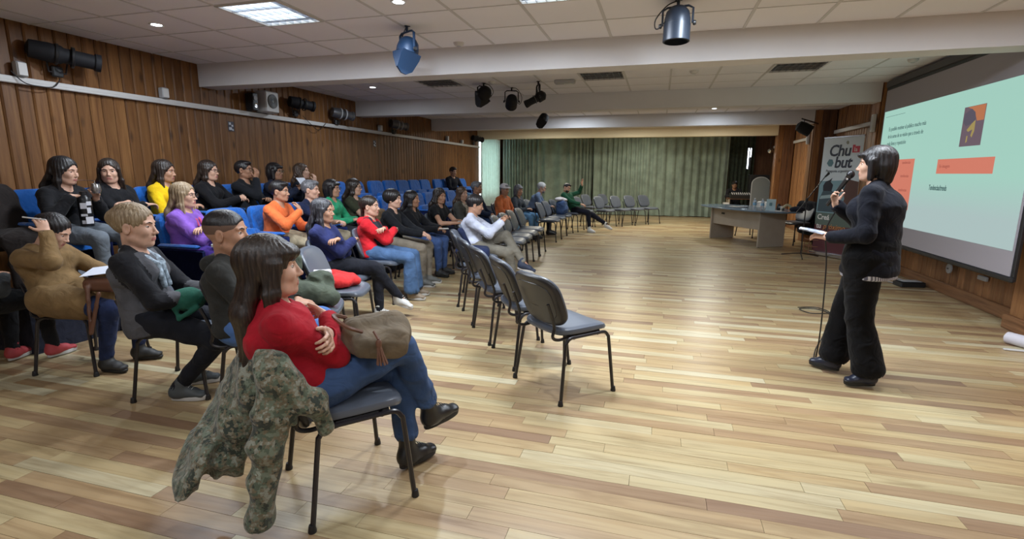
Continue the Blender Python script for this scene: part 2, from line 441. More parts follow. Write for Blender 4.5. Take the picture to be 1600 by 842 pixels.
o = curtain('stage_curtain', (2.2, 18.78), (2.95, 18.8), .02, 2.84, cloth('dark_curtain', (.05, .065, .05), .85), .04, .14, 9)
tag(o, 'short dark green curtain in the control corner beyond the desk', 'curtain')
# ------------------------------------------------------------------ signed-distance modelling of figures and soft things
def V(*a): return np.array(a, float)
class Field:
    def __init__(s, lo, hi, h):
        s.lo = np.array(lo, float); s.h = h
        s.n = (np.ceil((np.array(hi)-s.lo)/h)).astype(int)+1
        s.d = np.full(s.n, .2, np.float32)
        s.ax = [(s.lo[i]+h*np.arange(s.n[i])).astype(np.float32) for i in range(3)]
    def blk(s, lo, hi):
        a = np.maximum(0, np.floor((np.array(lo)-s.lo)/s.h).astype(int)); b = np.minimum(s.n, np.ceil((np.array(hi)-s.lo)/s.h).astype(int)+1)
        if np.any(b <= a): return None
        return tuple(slice(a[i], b[i]) for i in range(3))
    def xyz(s, sl): return s.ax[0][sl[0]][:, None, None], s.ax[1][sl[1]][None, :, None], s.ax[2][sl[2]][None, None, :]
    def put(s, sl, v, k, sub=False):
        D = s.d[sl]
        if sub:
            v = -v
            if k <= 0: s.d[sl] = np.maximum(D, v)
            else:
                h = np.maximum(k-np.abs(D-v), 0)/k; s.d[sl] = np.maximum(D, v)+h*h*k*.25
        else:
            if k <= 0: s.d[sl] = np.minimum(D, v)
            else:
                h = np.maximum(k-np.abs(D-v), 0)/k; s.d[sl] = np.minimum(D, v)-h*h*k*.25
    def cap(s, a, b, ra, rb=None, k=.02, sub=False):
        if rb is None: rb = ra
        a = np.array(a, float); b = np.array(b, float); m = max(ra, rb)+k+2.5*s.h
        sl = s.blk(np.minimum(a, b)-m, np.maximum(a, b)+m)
        if sl is None: return
        X, Y, Z = s.xyz(sl); ab = b-a; L = max(ab@ab, 1e-9)
        t = np.clip(((X-a[0])*ab[0]+(Y-a[1])*ab[1]+(Z-a[2])*ab[2])/L, 0, 1)
        d = np.sqrt((X-a[0]-t*ab[0])**2+(Y-a[1]-t*ab[1])**2+(Z-a[2]-t*ab[2])**2)-(ra+(rb-ra)*t)
        s.put(sl, d.astype(np.float32), k, sub)
    def ell(s, c, r, M=None, k=.02, sub=False):
        c = np.array(c, float); r = np.array(r, float); m = r.max()+k+2.5*s.h
        sl = s.blk(c-m, c+m)
        if sl is None: return
        X, Y, Z = s.xyz(sl); X, Y, Z = X-c[0], Y-c[1], Z-c[2]
        if M is None: q = [X/r[0], Y/r[1], Z/r[2]]
        else: q = [(M[0, i]*X+M[1, i]*Y+M[2, i]*Z)/r[i] for i in range(3)]
        k0 = np.sqrt(q[0]**2+q[1]**2+q[2]**2)
        k1 = np.sqrt((q[0]/r[0])**2+(q[1]/r[1])**2+(q[2]/r[2])**2)
        d = np.where(k0 < 1e-6, -r.min(), k0*(k0-1)/np.maximum(k1, 1e-6))
        s.put(sl, d.astype(np.float32), k, sub)
    def sec(s, a, b, ra, rb, u, k=.02, sub=False):
        # tapered limb with an elliptical section: ra=(along u, across u)
        a = np.array(a, float); b = np.array(b, float); u = np.array(u, float); u /= np.linalg.norm(u)
        m = max(*ra, *rb)+k+2.5*s.h; sl = s.blk(np.minimum(a, b)-m, np.maximum(a, b)+m)
        if sl is None: return
        X, Y, Z = s.xyz(sl); ab = b-a; L = max(ab@ab, 1e-9); X, Y, Z = X-a[0], Y-a[1], Z-a[2]
        t = np.clip((X*ab[0]+Y*ab[1]+Z*ab[2])/L, 0, 1)
        X, Y, Z = X-t*ab[0], Y-t*ab[1], Z-t*ab[2]; l = X*u[0]+Y*u[1]+Z*u[2]; q2 = np.maximum(X*X+Y*Y+Z*Z-l*l, 0)
        r1 = ra[0]+(rb[0]-ra[0])*t; r2 = ra[1]+(rb[1]-ra[1])*t
        k0 = np.sqrt(l*l/r1**2+q2/r2**2); k1 = np.sqrt(l*l/r1**4+q2/r2**4)
        d = np.where(k0 < 1e-6, -np.minimum(r1, r2), k0*(k0-1)/np.maximum(k1, 1e-6))
        s.put(sl, d.astype(np.float32), k, sub)
    def box(s, c, half, M=None, r=.01, k=.0, sub=False):
        c = np.array(c, float); half = np.array(half, float); m = np.linalg.norm(half)+k+2.5*s.h
        sl = s.blk(c-m, c+m)
        if sl is None: return
        X, Y, Z = s.xyz(sl); X, Y, Z = X-c[0], Y-c[1], Z-c[2]
        if M is not None: q = [M[0, i]*X+M[1, i]*Y+M[2, i]*Z for i in range(3)]
        else: q = [X+0*Y+0*Z, Y+0*X+0*Z, Z+0*X+0*Y]
        q = [np.abs(q[i])-(half[i]-r) for i in range(3)]
        d = np.sqrt(sum(np.maximum(e, 0)**2 for e in q))+np.minimum(np.maximum(np.maximum(q[0], q[1]), q[2]), 0)-r
        s.put(sl, d.astype(np.float32), k, sub)
    def plane(s, p, n):   # keeps the side n points away from
        n = np.array(n, float); n /= np.linalg.norm(n); X, Y, Z = s.xyz((slice(None),)*3)
        d = (X-p[0])*n[0]+(Y-p[1])*n[1]+(Z-p[2])*n[2]
        s.d = np.maximum(s.d, d.astype(np.float32))
    def wrinkle(s, amp, f=30, seed=0, st=(1, 1, 1)):
        rs = np.random.RandomState(seed); X, Y, Z = s.xyz((slice(None),)*3); X, Y, Z = X*st[0], Y*st[1], Z*st[2]
        wx = .35*np.sin(f*.6*(Y+.7*Z)+rs.rand()*6); wy = .35*np.sin(f*.5*(X-.6*Z)+rs.rand()*6)
        a = np.sin(f*(X*rs.uniform(.4, 1)+Z*rs.uniform(.5, 1))+3*wx+rs.rand()*6)+np.sin(f*1.7*(Y*rs.uniform(.4, 1)-Z*rs.uniform(.3, 1)+.3*X)+3*wy+rs.rand()*6)*.6
        a = np.abs(a)-.7
        s.d = s.d+(amp*a).astype(np.float32)
    def mesh(s):
        # surface nets
        d = s.d; d = np.pad(d, 1, constant_values=.05); ins = d < 0
        lo = s.lo-s.h
        c = [ins[i:ins.shape[0]-1+i, j:ins.shape[1]-1+j, k:ins.shape[2]-1+k] for i in (0, 1) for j in (0, 1) for k in (0, 1)]
        cnt = sum(x.astype(np.int8) for x in c); act = (cnt > 0) & (cnt < 8)
        idx = np.argwhere(act)
        if len(idx) == 0: return np.zeros((0, 3)), np.zeros((0, 4), int)
        num = np.full(act.shape, -1, np.int32); num[act] = np.arange(len(idx))
        acc = np.zeros((len(idx), 3)); n = np.zeros(len(idx))
        off = [(i, j, k) for i in (0, 1) for j in (0, 1) for k in (0, 1)]
        val = {o: d[idx[:, 0]+o[0], idx[:, 1]+o[1], idx[:, 2]+o[2]] for o in off}
        for o in off:
            for ax in range(3):
                if o[ax] == 0:
                    p = list(o); p[ax] = 1; p = tuple(p); va, vb = val[o], val[p]
                    m = (va < 0) != (vb < 0); t = va/np.where(m, va-vb, 1)
                    q = np.tile(np.array(o, float), (len(idx), 1)); q[:, ax] += t
                    acc[m] += q[m]; n[m] += 1
        vs = lo+(idx+acc/n[:, None])*s.h
        fs = []
        for ax in range(3):
            a1, a2 = (ax+1) % 3, (ax+2) % 3
            sl0 = [slice(1, -1)]*3; sl1 = [slice(1, -1)]*3; sl0[ax] = slice(0, -1); sl1[ax] = slice(1, None)
            A, B = ins[tuple(sl0)], ins[tuple(sl1)]; e = np.argwhere(A != B)
            if len(e) == 0: continue
            st = A[e[:, 0], e[:, 1], e[:, 2]]
            b = e.copy(); b[:, a1] += 1; b[:, a2] += 1
            def g(da, db):
                q = b.copy(); q[:, a1] -= da; q[:, a2] -= db; return num[q[:, 0], q[:, 1], q[:, 2]]
            Q = np.stack([g(1, 1), g(0, 1), g(0, 0), g(1, 0)], 1)
            Q[~st] = Q[~st][:, ::-1]; fs.append(Q)
        return vs, np.concatenate(fs)
def np_mesh(name, parts, mats, parent=None, fmat=None):
    V_, F_, n = [], [], 0
    for v, f in parts: V_.append(v); F_.append(f+n); n += len(v)
    v = np.concatenate(V_); f = np.concatenate(F_)
    me = bpy.data.meshes.new(name); me.vertices.add(len(v)); me.vertices.foreach_set('co', v.astype(np.float32).ravel())
    me.loops.add(f.size); me.loops.foreach_set('vertex_index', f.astype(np.int32).ravel())
    me.polygons.add(len(f)); me.polygons.foreach_set('loop_start', np.arange(0, f.size, 4, dtype=np.int32))
    try: me.polygons.foreach_set('loop_total', np.full(len(f), 4, dtype=np.int32))
    except Exception: pass
    me.polygons.foreach_set('use_smooth', np.ones(len(f), bool))
    for m in (mats if isinstance(mats, (list, tuple)) else [mats]): me.materials.append(m)
    if fmat is not None:
        cen = v[f].mean(1); me.polygons.foreach_set('material_index', fmat(cen).astype(np.int32))
    me.update(); me.validate()
    o = bpy.data.objects.new(name, me); link(o, parent); return o

# ------------------------------------------------------------------ people
def skin(name, col):
    if name in MATS: return MATS[name]
    m = mat(name, col, .5, spec=.35); b = bsdf(m)
    b.inputs['Subsurface Weight'].default_value = .08; b.inputs['Subsurface Radius'].default_value = (.02, .008, .004)
    f = noise(m, coords(m), 22, 4)
    lk(m, ramp(m, f, [(.3, tuple(c*.86 for c in col)), (.7, tuple(min(1, c*1.1) for c in col))]), b.inputs['Base Color']); return m
SK = {'fair': skin('fair_skin', (.60, .36, .26)), 'mid': skin('warm_skin', (.47, .26, .17)), 'tan': skin('tan_skin', (.37, .19, .115))}
LIP = {'fair': mat('lip_fair', (.42, .15, .13), .45), 'mid': mat('lip_warm', (.34, .13, .11), .45), 'tan': mat('lip_tan', (.27, .10, .08), .45)}
def hairm(name, a, b, rough=.38):
    if name in MATS: return MATS[name]
    m = mat(name, a, rough, spec=.5); v = coords(m, (95, 95, 9)); g = noise(m, v, 1, 4, .6, .5)
    lk(m, ramp(m, g, [(.32, tuple(x*.6 for x in a)), (.5, a), (.72, b)]), bsdf(m).inputs['Base Color']); bump(m, g, .6, .006)
    bsdf(m).inputs['Anisotropic'].default_value = .5; return m
HM = {'black': hairm('black_hair', (.012, .010, .011), (.035, .030, .032)), 'dark': hairm('dark_brown_hair', (.022, .014, .011), (.06, .04, .03)),
      'blond': hairm('blond_hair', (.26, .18, .10), (.46, .38, .27), .5), 'grey': hairm('grey_hair', (.12, .12, .13), (.42, .42, .45), .5),
      'greyblack': hairm('greying_dark_hair', (.028, .027, .032), (.17, .17, .2), .45), 'brown': hairm('brown_hair', (.07, .04, .025), (.16, .10, .06)),
      'white': hairm('white_hair', (.5, .5, .5), (.7, .7, .7), .6)}
M_eye = mat('eye_white', (.62, .58, .55), .15); M_iris = mat('eye_iris', (.02, .012, .008), .1)
M_glass_frame = mat('glasses_frame', (.015, .015, .018), .3)
M_lens = mat('glasses_lens', (.9, .95, 1), .05)
bsdf(M_lens).inputs['Transmission Weight'].default_value = 1; bsdf(M_lens).inputs['Alpha'].default_value = .25

def ik(a, c, l1, l2, pole):
    a, c = np.array(a, float), np.array(c, float); d = c-a; L = np.linalg.norm(d); mx = (l1+l2)*.995
    if L > mx: c = a+d/L*mx; d = c-a; L = mx
    if L < abs(l1-l2)+.02: L = abs(l1-l2)+.02
    u = d/np.linalg.norm(d); x = (l1*l1-l2*l2+L*L)/(2*L); y = math.sqrt(max(l1*l1-x*x, 0))
    p = np.array(pole, float); p = p-(p@u)*u; p /= max(np.linalg.norm(p), 1e-6)
    return a+u*x+p*y, c
def Rm(yaw=0, pitch=0, roll=0):
    cy, sy, cp, sp, cr, sr = math.cos(yaw), math.sin(yaw), math.cos(pitch), math.sin(pitch), math.cos(roll), math.sin(roll)
    Z = np.array([[cy, -sy, 0], [sy, cy, 0], [0, 0, 1]]); Y = np.array([[cp, 0, sp], [0, 1, 0], [-sp, 0, cp]]); X = np.array([[1, 0, 0], [0, cr, -sr], [0, sr, cr]])
    return Z @ Y @ X      # columns: forward, left, up ; +pitch looks down

def hand(F, w, d, nrm, side, curl=.6, s=1.0, spread=.12):
    # w wrist, d direction of the hand, nrm out of the back of the hand, side +1 thumb towards d x nrm
    d = d/np.linalg.norm(d); nrm = nrm-(nrm@d)*d; nrm /= np.linalg.norm(nrm); u = np.cross(d, nrm)*side
    kn = w+d*.088*s
    F.sec(w-d*.03*s, w+d*.015*s, (.027*s, .021*s), (.030*s, .018*s), u, k=.01)
    F.sec(w+d*.01*s, kn-d*.012*s, (.030*s, .017*s), (.040*s, .0135*s), u, k=.008)
    ls = [.070, .078, .073, .058]
    for i in range(4):
        o = (1.5-i)*.0195*s; p = kn+u*o-d*(.004*abs(i-1.2))*s; a = curl*.55+.04*i; dd = d+u*((1.5-i)*spread*.5)
        for j, fr in enumerate((.44, .31, .25)):
            dr = dd*math.cos(a)-nrm*math.sin(a); dr /= np.linalg.norm(dr); q = p+dr*ls[i]*fr*s
            F.cap(p, q, (.0092-.0009*j)*s, (.0086-.0012*j)*s, k=.003); p = q; a += curl*.75
    p = w+d*.022*s+u*.026*s; dr = d*.62+u*.72-nrm*.25*curl; dr /= np.linalg.norm(dr); q = p+dr*.04*s
    F.cap(p, q, .0125*s, .0105*s, k=.010); dr2 = dr*.85+d*.45-nrm*.35*curl; dr2 /= np.linalg.norm(dr2)
    F.cap(q, q+dr2*.032*s, .0102*s, .0085*s, k=.003)

HANDS = {}
def person(label, loc, face, z0=0, ht=1.22, lean=8, sway=0, tw=0, hy=0, hp=0, hr=0, male=False, sk='mid', hair='long', hc='black', top=('sweater', (.02, .02, .022)),
           trs=('trousers', (.02, .02, .025)), shoe=('shoe', (.03, .03, .03)), La=None, Ra=None, Lk=None, Rk=None, Lf=None, Rf=None, cx=None, stand=False, res=.012, hres=.0062,
           slv=1.0, glasses=False, neck=True, curl=(.7, .7), Ln=None, Rn=None, Ld=None, Rd=None, topx=None, hemz=0, build=1.0, seat=.465, sc=1.0, hem=1.0, flare=0, beard=None, px=None, wr=.0048, Lp=None, Rp=None, hs=1.0, wide=0, lapped=False, hood=False, vest=None, bare_ankle=False, extra=None, group=None):
    P = empty('person', (loc[0], loc[1], z0), R(face), label, 'person', group)
    la = R(lean); B = build; up = V(-math.sin(la), math.sin(R(sway)), math.cos(la)); up /= np.linalg.norm(up)
    sh = (.175 if male else .155)*(.5+.5*B); T = Rm(R(tw), 0, 0); lat = T @ V(0, 1, 0); fw = np.cross(lat, up)
    if stand: P0 = V(0, 0, .935*sc); spL = .475*sc
    else:
        P0 = V(-.04, 0, seat+.095)
        spL = (ht-P0[2]-.275*sc)/max(up[2], .5); spL = min(max(spL, .36), .56)
    P1 = P0+up*spL*.34+V(-.01, 0, 0); P2 = P0+up*spL*.70; P3 = P0+up*spL+V(.02, 0, 0)
    lat0 = V(0, 1, 0); lat1 = (lat0+lat)/np.linalg.norm(lat0+lat)
    S = {s: P3-up*.045+lat*sh*s*.98 for s in (1, -1)}
    HD = Rm(R(hy), R(hp), R(hr)); Hc = P3+up*.045*sc+HD @ V(.022, 0, .105*sc)+V(.008, 0, .01)
    if px is not None: Hc = Hc+V(*px)
    # legs
    hip = {s: P0+V(.02, .088*s*B, -.01) for s in (1, -1)}
    tl, sl_ = .43*sc, .41*sc
    Kn, An, Fd = {}, {}, {}
    for s, kk, ff in ((1, Lk, Lf), (-1, Rk, Rf)):
        if stand:
            ank = V(*(ff or (.02, .10*s, .09))); Kn[s], An[s] = ik(hip[s], ank, tl, sl_, kk or (1, .1*s, 0))
        else:
            ank = V(*(ff or (.40, .11*s, .09)))
            Kn[s], An[s] = ik(hip[s], ank, tl, sl_, kk or (.5, .12*s, 1))
    # arms
    W, El = {}, {}; ua, fa = .275*sc, .245*sc
    dW = {1: La, -1: Ra}
    for s in (1, -1):
        w = dW[s]
        if w is None: w = (.26, .07*s, seat+.20) if not stand else (.02, .24*s, .80)
        pole = {1: Lp, -1: Rp}[s] or (-.35, 1.0*s, -1)
        El[s], W[s] = ik(S[s], V(*w), ua, fa, pole)
    hd = {}
    for s in (1, -1):
        d = {1: Ld, -1: Rd}[s]; d = V(*d) if d else (W[s]-El[s]); hd[s] = d/np.linalg.norm(d)
    nr = {1: V(*(Ln or (0, .3, 1))), -1: V(*(Rn or (0, -.3, 1)))}
    pts = [P0, P3, Hc, *S.values(), *Kn.values(), *An.values(), *El.values(), *W.values()]
    lo = np.min(pts, 0)-.24; hi = np.max(pts, 0)+.24; lo[2] = max(lo[2], -.03)
    # ---- body
    F = Field(lo, hi, max(res, .012))
    def torso(F, g, k=.03, z0_=0):
        F.sec(P0-V(0, 0, .03), P1, (.150*B+g, .105*B+g), (.130*B+g, .098*B+g), lat1, k)
        F.sec(P1, P2, (.130*B+g, .098*B+g), (.150*B+g, .108*B+g), lat1, k)
        F.sec(P2, P3-up*.06, (.150*B+g, .108*B+g), (sh*.80+g, .070+g), lat, k)
        F.sec(P3-up*.060+lat*sh*.82, P3-up*.060-lat*sh*.82, (.040+g, .046+g), (.040+g, .046+g), up, k)
        for s in (1, -1): F.cap(P3+up*.012+lat*.045*s, S[s]+up*.004, .038+g, .036+g, k)
        if not male:
            for s in (1, -1): F.ell(P2+fw*.065*B-up*.01+lat*.068*s*B, (.058*B+g,)*3, None, .04)
        elif B > 1.05: F.ell(P1+fw*.06*B, (.10*B+g, .13*B+g, .11*B+g), None, .05)
    def arm(F, s, g, t=1.0, k=.02):
        F.cap(S[s], El[s], .045*(.6+.4*B)+g, .037+g, k)
        if t > .5: F.cap(El[s], El[s]+(W[s]-El[s])*t, .037+g, .026+g*1.1, k)
    def leg(F, s, g, t=1.0, fl=0, k=.02):
        F.cap(hip[s], Kn[s], .088*(.5+.5*B)+g, .056+g, k)
        F.cap(Kn[s], Kn[s]+(An[s]-Kn[s])*t, .054+g, .031+g+fl, k)
    torso(F, 0); F.cap(P3-up*.05, Hc-HD[:, 2]*.05, .055, .05, .03)
    for s in (1, -1): arm(F, s, 0); leg(F, s, 0)
    for s in (1, -1): F.cap(An[s], An[s]+V(.06, 0, -.05), .028, .022)
    parts = [F.mesh()]
    # ---- head at its own finer grid
    k_ = sc*hs; hh = hres; H = Field(Hc-.2*k_, Hc+.2*k_, hh)
    def hp_(x, y, z): return Hc+HD @ V(x, y, z)*k_
    def he(x, y, z, a, b, c, k=.015, sub=False): H.ell(hp_(x, y, z), V(a, b, c)*k_, HD, k, sub)
    def hcap(p, q, a, b, k=.008, sub=False): H.cap(hp_(*p), hp_(*q), a*k_, b*k_, k, sub)
    he(-.014, 0, .028, .096, .076, .086)
    he(.022, 0, -.028, .064, .060, .076, .03)
    he(.030, 0, -.070, .050, .046, .038, .03)
    he(.064, 0, -.094, .022, .024, .019, .02)
    for s in (1, -1):
        hcap((.0, .052*s, -.060), (.045, .030*s, -.092), .018, .014, .025)      # jaw line
        he(.058, .036*s, -.028, .024, .020, .022, .02)     # cheekbone
        he(-.008, .078*s, -.012, .019, .007, .032, .006)   # ear
        he(-.002, .083*s, -.012, .009, .005, .018, .004, True)
        he(.087, .031*s, .004, .0150, .018, .012, .010, True)   # eye socket
        hcap((.080, .014*s, .022), (.068, .046*s, .022), .0085, .007, .010)     # brow ridge
    hcap((.081, 0, .008), (.100, 0, -.030), .0062, .0090, .010)
    he(.1005, 0, -.033, .0115, .0105, .009, .006)
    for s in (1, -1): he(.092, .011*s, -.037, .009, .007, .007, .005)
    he(.071, 0, -.062, .018, .026, .018, .014)
    hcap((.0855, -.016, -.0605), (.0855, .016, -.0605), .0044, .0044, .005)
    hcap((.0850, -.014, -.0705), (.0850, .014, -.0705), .0052, .0052, .005)
    hcap((.0955, -.024, -.0652), (.0955, .024, -.0652), .0040, .0040, .003, True)
    H.cap(P3-up*.02, hp_(-.018, 0, -.07), .056, .052*k_, .03)
    hv, hf = H.mesh(); parts.append((hv, hf)); nh0 = len(parts[0][0])
    for s in (1, -1):
        w = W[s]; G = Field(w-.2*sc, w+.2*sc, min(hh, .006)*1.0)
        G.cap(w-(W[s]-El[s])/np.linalg.norm(W[s]-El[s])*.10, w, .030, .025)
        hand(G, w, hd[s], nr[s], s, curl[0 if s == 1 else 1], sc*(.98 if male else .92)); parts.append(G.mesh())
    Hi = HD.T
    def fmat(c):
        q = (c-Hc) @ HD/k_
        lip = (q[:, 0] > .078) & (np.abs(q[:, 1]) < .021) & (q[:, 2] < -.0565) & (q[:, 2] > -.0755) & (q[:, 0] < .13)
        return lip.astype(int)
    body = np_mesh('body', parts, [SK[sk], LIP[sk]], P, fmat)
    # ---- eyes, eyebrows
    for s in (1, -1):
        e = MB(); c = hp_(.0665, .031*s, .003); n_, m_ = 14, 10
        rad = .0125*k_; vs, fs, ms = [], [], []
        e.ell((0, 0, 0), (rad, rad, rad), n_, m_, Matrix([list(r) for r in HD]) @ Matrix.Rotation(PI/2, 3, 'Y'))
        me = e.mesh('eye', [M_eye, M_iris]); mi = []
        fv = HD[:, 0]
        for p in me.polygons: mi.append(1 if (np.array(p.center)/rad) @ fv > .80 else 0)
        me.polygons.foreach_set('material_index', mi); smooth_mesh(me)
        o = inst('eye', me, P, c)
        if res <= .013:
            ld = MB(); M3 = Matrix([list(r) for r in HD])
            for t0, t1 in ((14, 88), (-88, -24)):
                rr = [[M3 @ Vector((math.cos(R(t))*math.cos(2*PI*k/14), math.cos(R(t))*math.sin(2*PI*k/14), math.sin(R(t))))*rad*1.09 for k in range(14)] for t in np.linspace(t0, t1, 6)]
                ld.loft(rr, c, caps=False)
            ld.build('eyelids', SK[sk], P)
    hm = HM[hc]
    eb = MB()
    for s in (1, -1):
        eb.tube([hp_(.0885, .012*s, .0185), hp_(.0845, .031*s, .0250), hp_(.070, .049*s, .0195)], [.0022*k_, .0030*k_, .0014*k_], 6)
    eb.build('eyebrows', HM['dark'] if hc in ('blond', 'grey', 'white', 'greyblack') else hm, P)
    # ---- hair
    if hair:
        G = Field(Hc-V(.30, .24, .48)*1.0, Hc+V(.24, .24, .22), max(hh, .0065))
        def ge(x, y, z, a, b, c, k=.015, sub=False): G.ell(hp_(x, y, z), V(a, b, c)*k_, HD, k, sub)
        def gc(p, q, a, b, k=.02, sub=False, fl=.55): G.sec(hp_(*p), hp_(*q), (a*k_, a*fl*k_), (b*k_, b*fl*k_), HD[:, 1], k, sub)
        def drop(x, y, L, sp=0): # a lock end hanging in world space from head point
            q = hp_(x, y, -.03); return q, q+V(0, 0, -L)-up*0+fw*0+lat*sp
        if hair == 'buzz':
            ge(-.015, 0, .034, .0985, .0785, .085); ge(.105, 0, -.035, .060, .10, .105, .012, True); ge(.04, 0, -.12, .12, .2, .105, .02, True)
        else:
            tk = {'short': .005, 'cap': .006, 'tied': .004}.get(hair, .008)
            ge(-.020, 0, .034, .100+tk, .080+tk, .088+tk)
            ge(.100, 0, -.038 if hair != 'fringe' else -.045, .064, .068, .106 if hair != 'fringe' else .098, .012, True)       # opens the face
        if hair in ('short', 'bald'):
            ge(.03, 0, -.115, .125, .15, .095, .02, True)
            for s in (1, -1): ge(0, .085*s, -.015, .028, .03, .04, .01, True)
        if hair == 'short': ge(.045, 0, .085, .05, .06, .028, .02)
        if hair == 'bob':
            ge(-.045, 0, -.02, .078, .088, .088, .02)
            for s in (1, -1): gc((.015, .076*s, .02), (.018, .080*s, -.095), .030, .026, .02, fl=.8)
            gc((-.05, 0, -.02), (-.055, 0, -.10), .085, .075, .03, fl=.7)
            ge(.066, .0, .062, .040, .060, .022, .012)
            ge(.12, 0, -.06, .07, .06, .085, .008, True)
        if hair in ('long', 'longfront', 'wavy', 'fringe'):
            L = {'long': .28, 'longfront': .30, 'wavy': .27, 'fringe': .36}[hair]
            bk = hp_(-.06, 0, -.02); tip = P3-up*(L-.10)-fw*(.135 if hair != 'fringe' else .155)
            G.sec(bk, P3-fw*.10+up*.02, (.090, .050), (.095, .045), lat, .03); G.sec(P3-fw*.10+up*.02, tip+up*.06, (.095, .045), (.090, .032), lat, .03)
            G.sec(tip+up*.08, tip-up*.02, (.088, .034), (.060, .014), lat, .03)
            for s in (1, -1):
                e0 = hp_(.012, .078*s, .02); e1 = hp_(-.005, .084*s, -.09)
                G.sec(e0, e1, (.034, .014), (.036, .018), HD[:, 0], .02)
                e2 = (P3+lat*s*.085-up*(.10)+fw*.045) if hair in ('longfront', 'wavy') else (P3+lat*s*.085-up*.10-fw*.05)
                G.sec(e1, e2, (.036, .018), (.026, .012), fw, .02)
                if hair in ('longfront', 'wavy'): G.sec(e2, e2-up*.11, (.026, .012), (.012, .006), fw, .02)
            ge(.13, 0, -.05, .062, .052, .09, .008, True)
            if hair == 'fringe':
                ge(.068, 0, .050, .040, .064, .024, .012); ge(.050, .03, .055, .045, .04, .03, .02); ge(.050, -.03, .055, .045, .04, .03, .02)
        if hair == 'tied':
            ge(-.105, 0, .035, .038, .042, .042, .02)
            if hood: gc((-.09, 0, -.01), (-.10, 0, -.12), .045, .03)
            ge(.035, 0, -.115, .11, .13, .090, .04, True)
            for s in (1, -1): ge(.005, .088*s, -.02, .025, .03, .036, .01, True)
        if hair == 'fluffy':
            ge(-.03, 0, .04, .115, .105, .10, .02); ge(.096, 0, -.045, .066, .070, .092, .012, True); ge(-.0, 0, -.12, .14, .14, .06, .03, True)
        X, Y, Z = G.xyz((slice(None),)*3); q = Hc
        ang = np.arctan2(Y-q[1], X-q[0]); G.d = G.d+(({'wavy': .005, 'buzz': 0, 'short': .0012}.get(hair, .0022))*np.sin(ang*23+6*np.sin(Z*(18 if hair == 'wavy' else 5)))).astype(np.float32)
        fade = mat('hair_fade_'+sk, tuple(.28*a+.72*b for a, b in zip(SK[sk].node_tree.nodes['Principled BSDF'].inputs['Base Color'].default_value[:3], (.02, .018, .018))), .6)
        np_mesh('hair', [G.mesh()], [hm, fade], P, (lambda c: (((c-Hc) @ HD)[:, 2] < .040*k_).astype(int)) if hair == 'buzz' else None)
    if beard:
        G = Field(Hc-.14, Hc+.14, .006); G.ell(hp_(.045, 0, -.08), (.052, .052, .042), HD, .01); G.ell(hp_(.10, 0, -.02), (.05, .04, .042), HD, .006, True)
        np_mesh('beard', [G.mesh()], HM[beard], P)
    if glasses:
        g = MB(); l = MB()
        for s in (1, -1):
            c = V(.104, .033*s, .001); pr = []
            for i in range(17):
                t = 2*PI*i/16; pr.append(hp_(c[0]-.004*abs(math.cos(t)*s+1)*.5, c[1]+.0255*math.copysign(abs(math.cos(t))**.7, math.cos(t)), c[2]+.0185*math.copysign(abs(math.sin(t))**.7, math.sin(t))))
            g.tube(pr, .0016*k_, 5, caps=False)
            l.loft([[Vector(p) for p in pr[:-1]], [Vector(p)+Vector(HD[:, 0]*.001) for p in pr[:-1]]])
            g.tube([hp_(.102, .058*s, .006), hp_(.05, .079*s, .006), hp_(-.005, .083*s, .003)], .0016*k_, 5)
        g.tube([hp_(.105, .009, .005), hp_(.108, 0, .007), hp_(.105, -.009, .005)], .0016*k_, 5)
        go = g.build('glasses', M_glass_frame, P); l.build('lens', M_lens, go, False)
    # ---- clothes
    cloth_mats = {}
    def cm(spec, d): return cloth('%s_%02x%02x%02x' % (spec[0], *[int(min(c, 1)*255) for c in spec[1]]), spec[1], .85, var=.22) if not isinstance(spec[1], bpy.types.Material) else spec[1]
    tm = cm(top, 0); g = .013 if top[0] in ('jacket', 'coat', 'sweater', 'hoodie', 'fleece') else .010
    F = Field(lo, hi, res); torso(F, g, .03)
    hb = P0-V(0, 0, .02) if stand else P0
    F.sec(hb+V(0, 0, .03), hb-up*(.02+hemz), (.160*B+g, .120*B+g), (.168*B+g, .128*B+g), lat0, .03)
    for s in (1, -1):
        arm(F, s, g+.004, .93 if slv >= 1 else 0, .025)
    if slv < 1:
        F2 = F
    F.wrinkle(wr, 26, hash(label) % 1000 if False else sum(map(ord, label)) % 997)
    F.cap(P3-up*.006+fw*.02, P3+up*.2+fw*.03, .056, .08, .012, True)
    cut = hb-up*(.055+hemz)
    F.plane(cut, -up if not stand else (0, 0, -1))
    if slv < 1:
        for s in (1, -1): F.cap(S[s]+(El[s]-S[s])*slv, El[s]+(El[s]-S[s])*.4, .085, .085, 0, True)
    for s in (1, -1):
        if slv >= 1: F.cap(W[s]-hd[s]*.0+(W[s]-El[s])*-.035, W[s]+(W[s]-El[s])*.5, .030, .034, 0, True)
    def topmat(c): return np.zeros(len(c), int)
    ms = [tm]
    if vest is not None:
        ms.append(cm(('vest', tuple(vest[:3])), 0))
        def topmat(c):
            dS = np.minimum(*[np.linalg.norm(np.cross(c-S[s], (El[s]-S[s])/np.linalg.norm(El[s]-S[s])), axis=1) for s in (1, -1)])
            if len(vest) == 4: return ((dS > .080) & ((c-P3) @ up < .0)).astype(int)
            y = np.abs((c-P2) @ lat); z = (c-P0) @ up; f_ = (c-P2) @ fw
            return ((y < .115*B) & (z < spL*1.1) & (f_ > -.02 if vest != 0 else True) & (f_ < .19)).astype(int)
    tobj = np_mesh(top[0], [F.mesh()], ms, P, topmat if vest is not None else None)
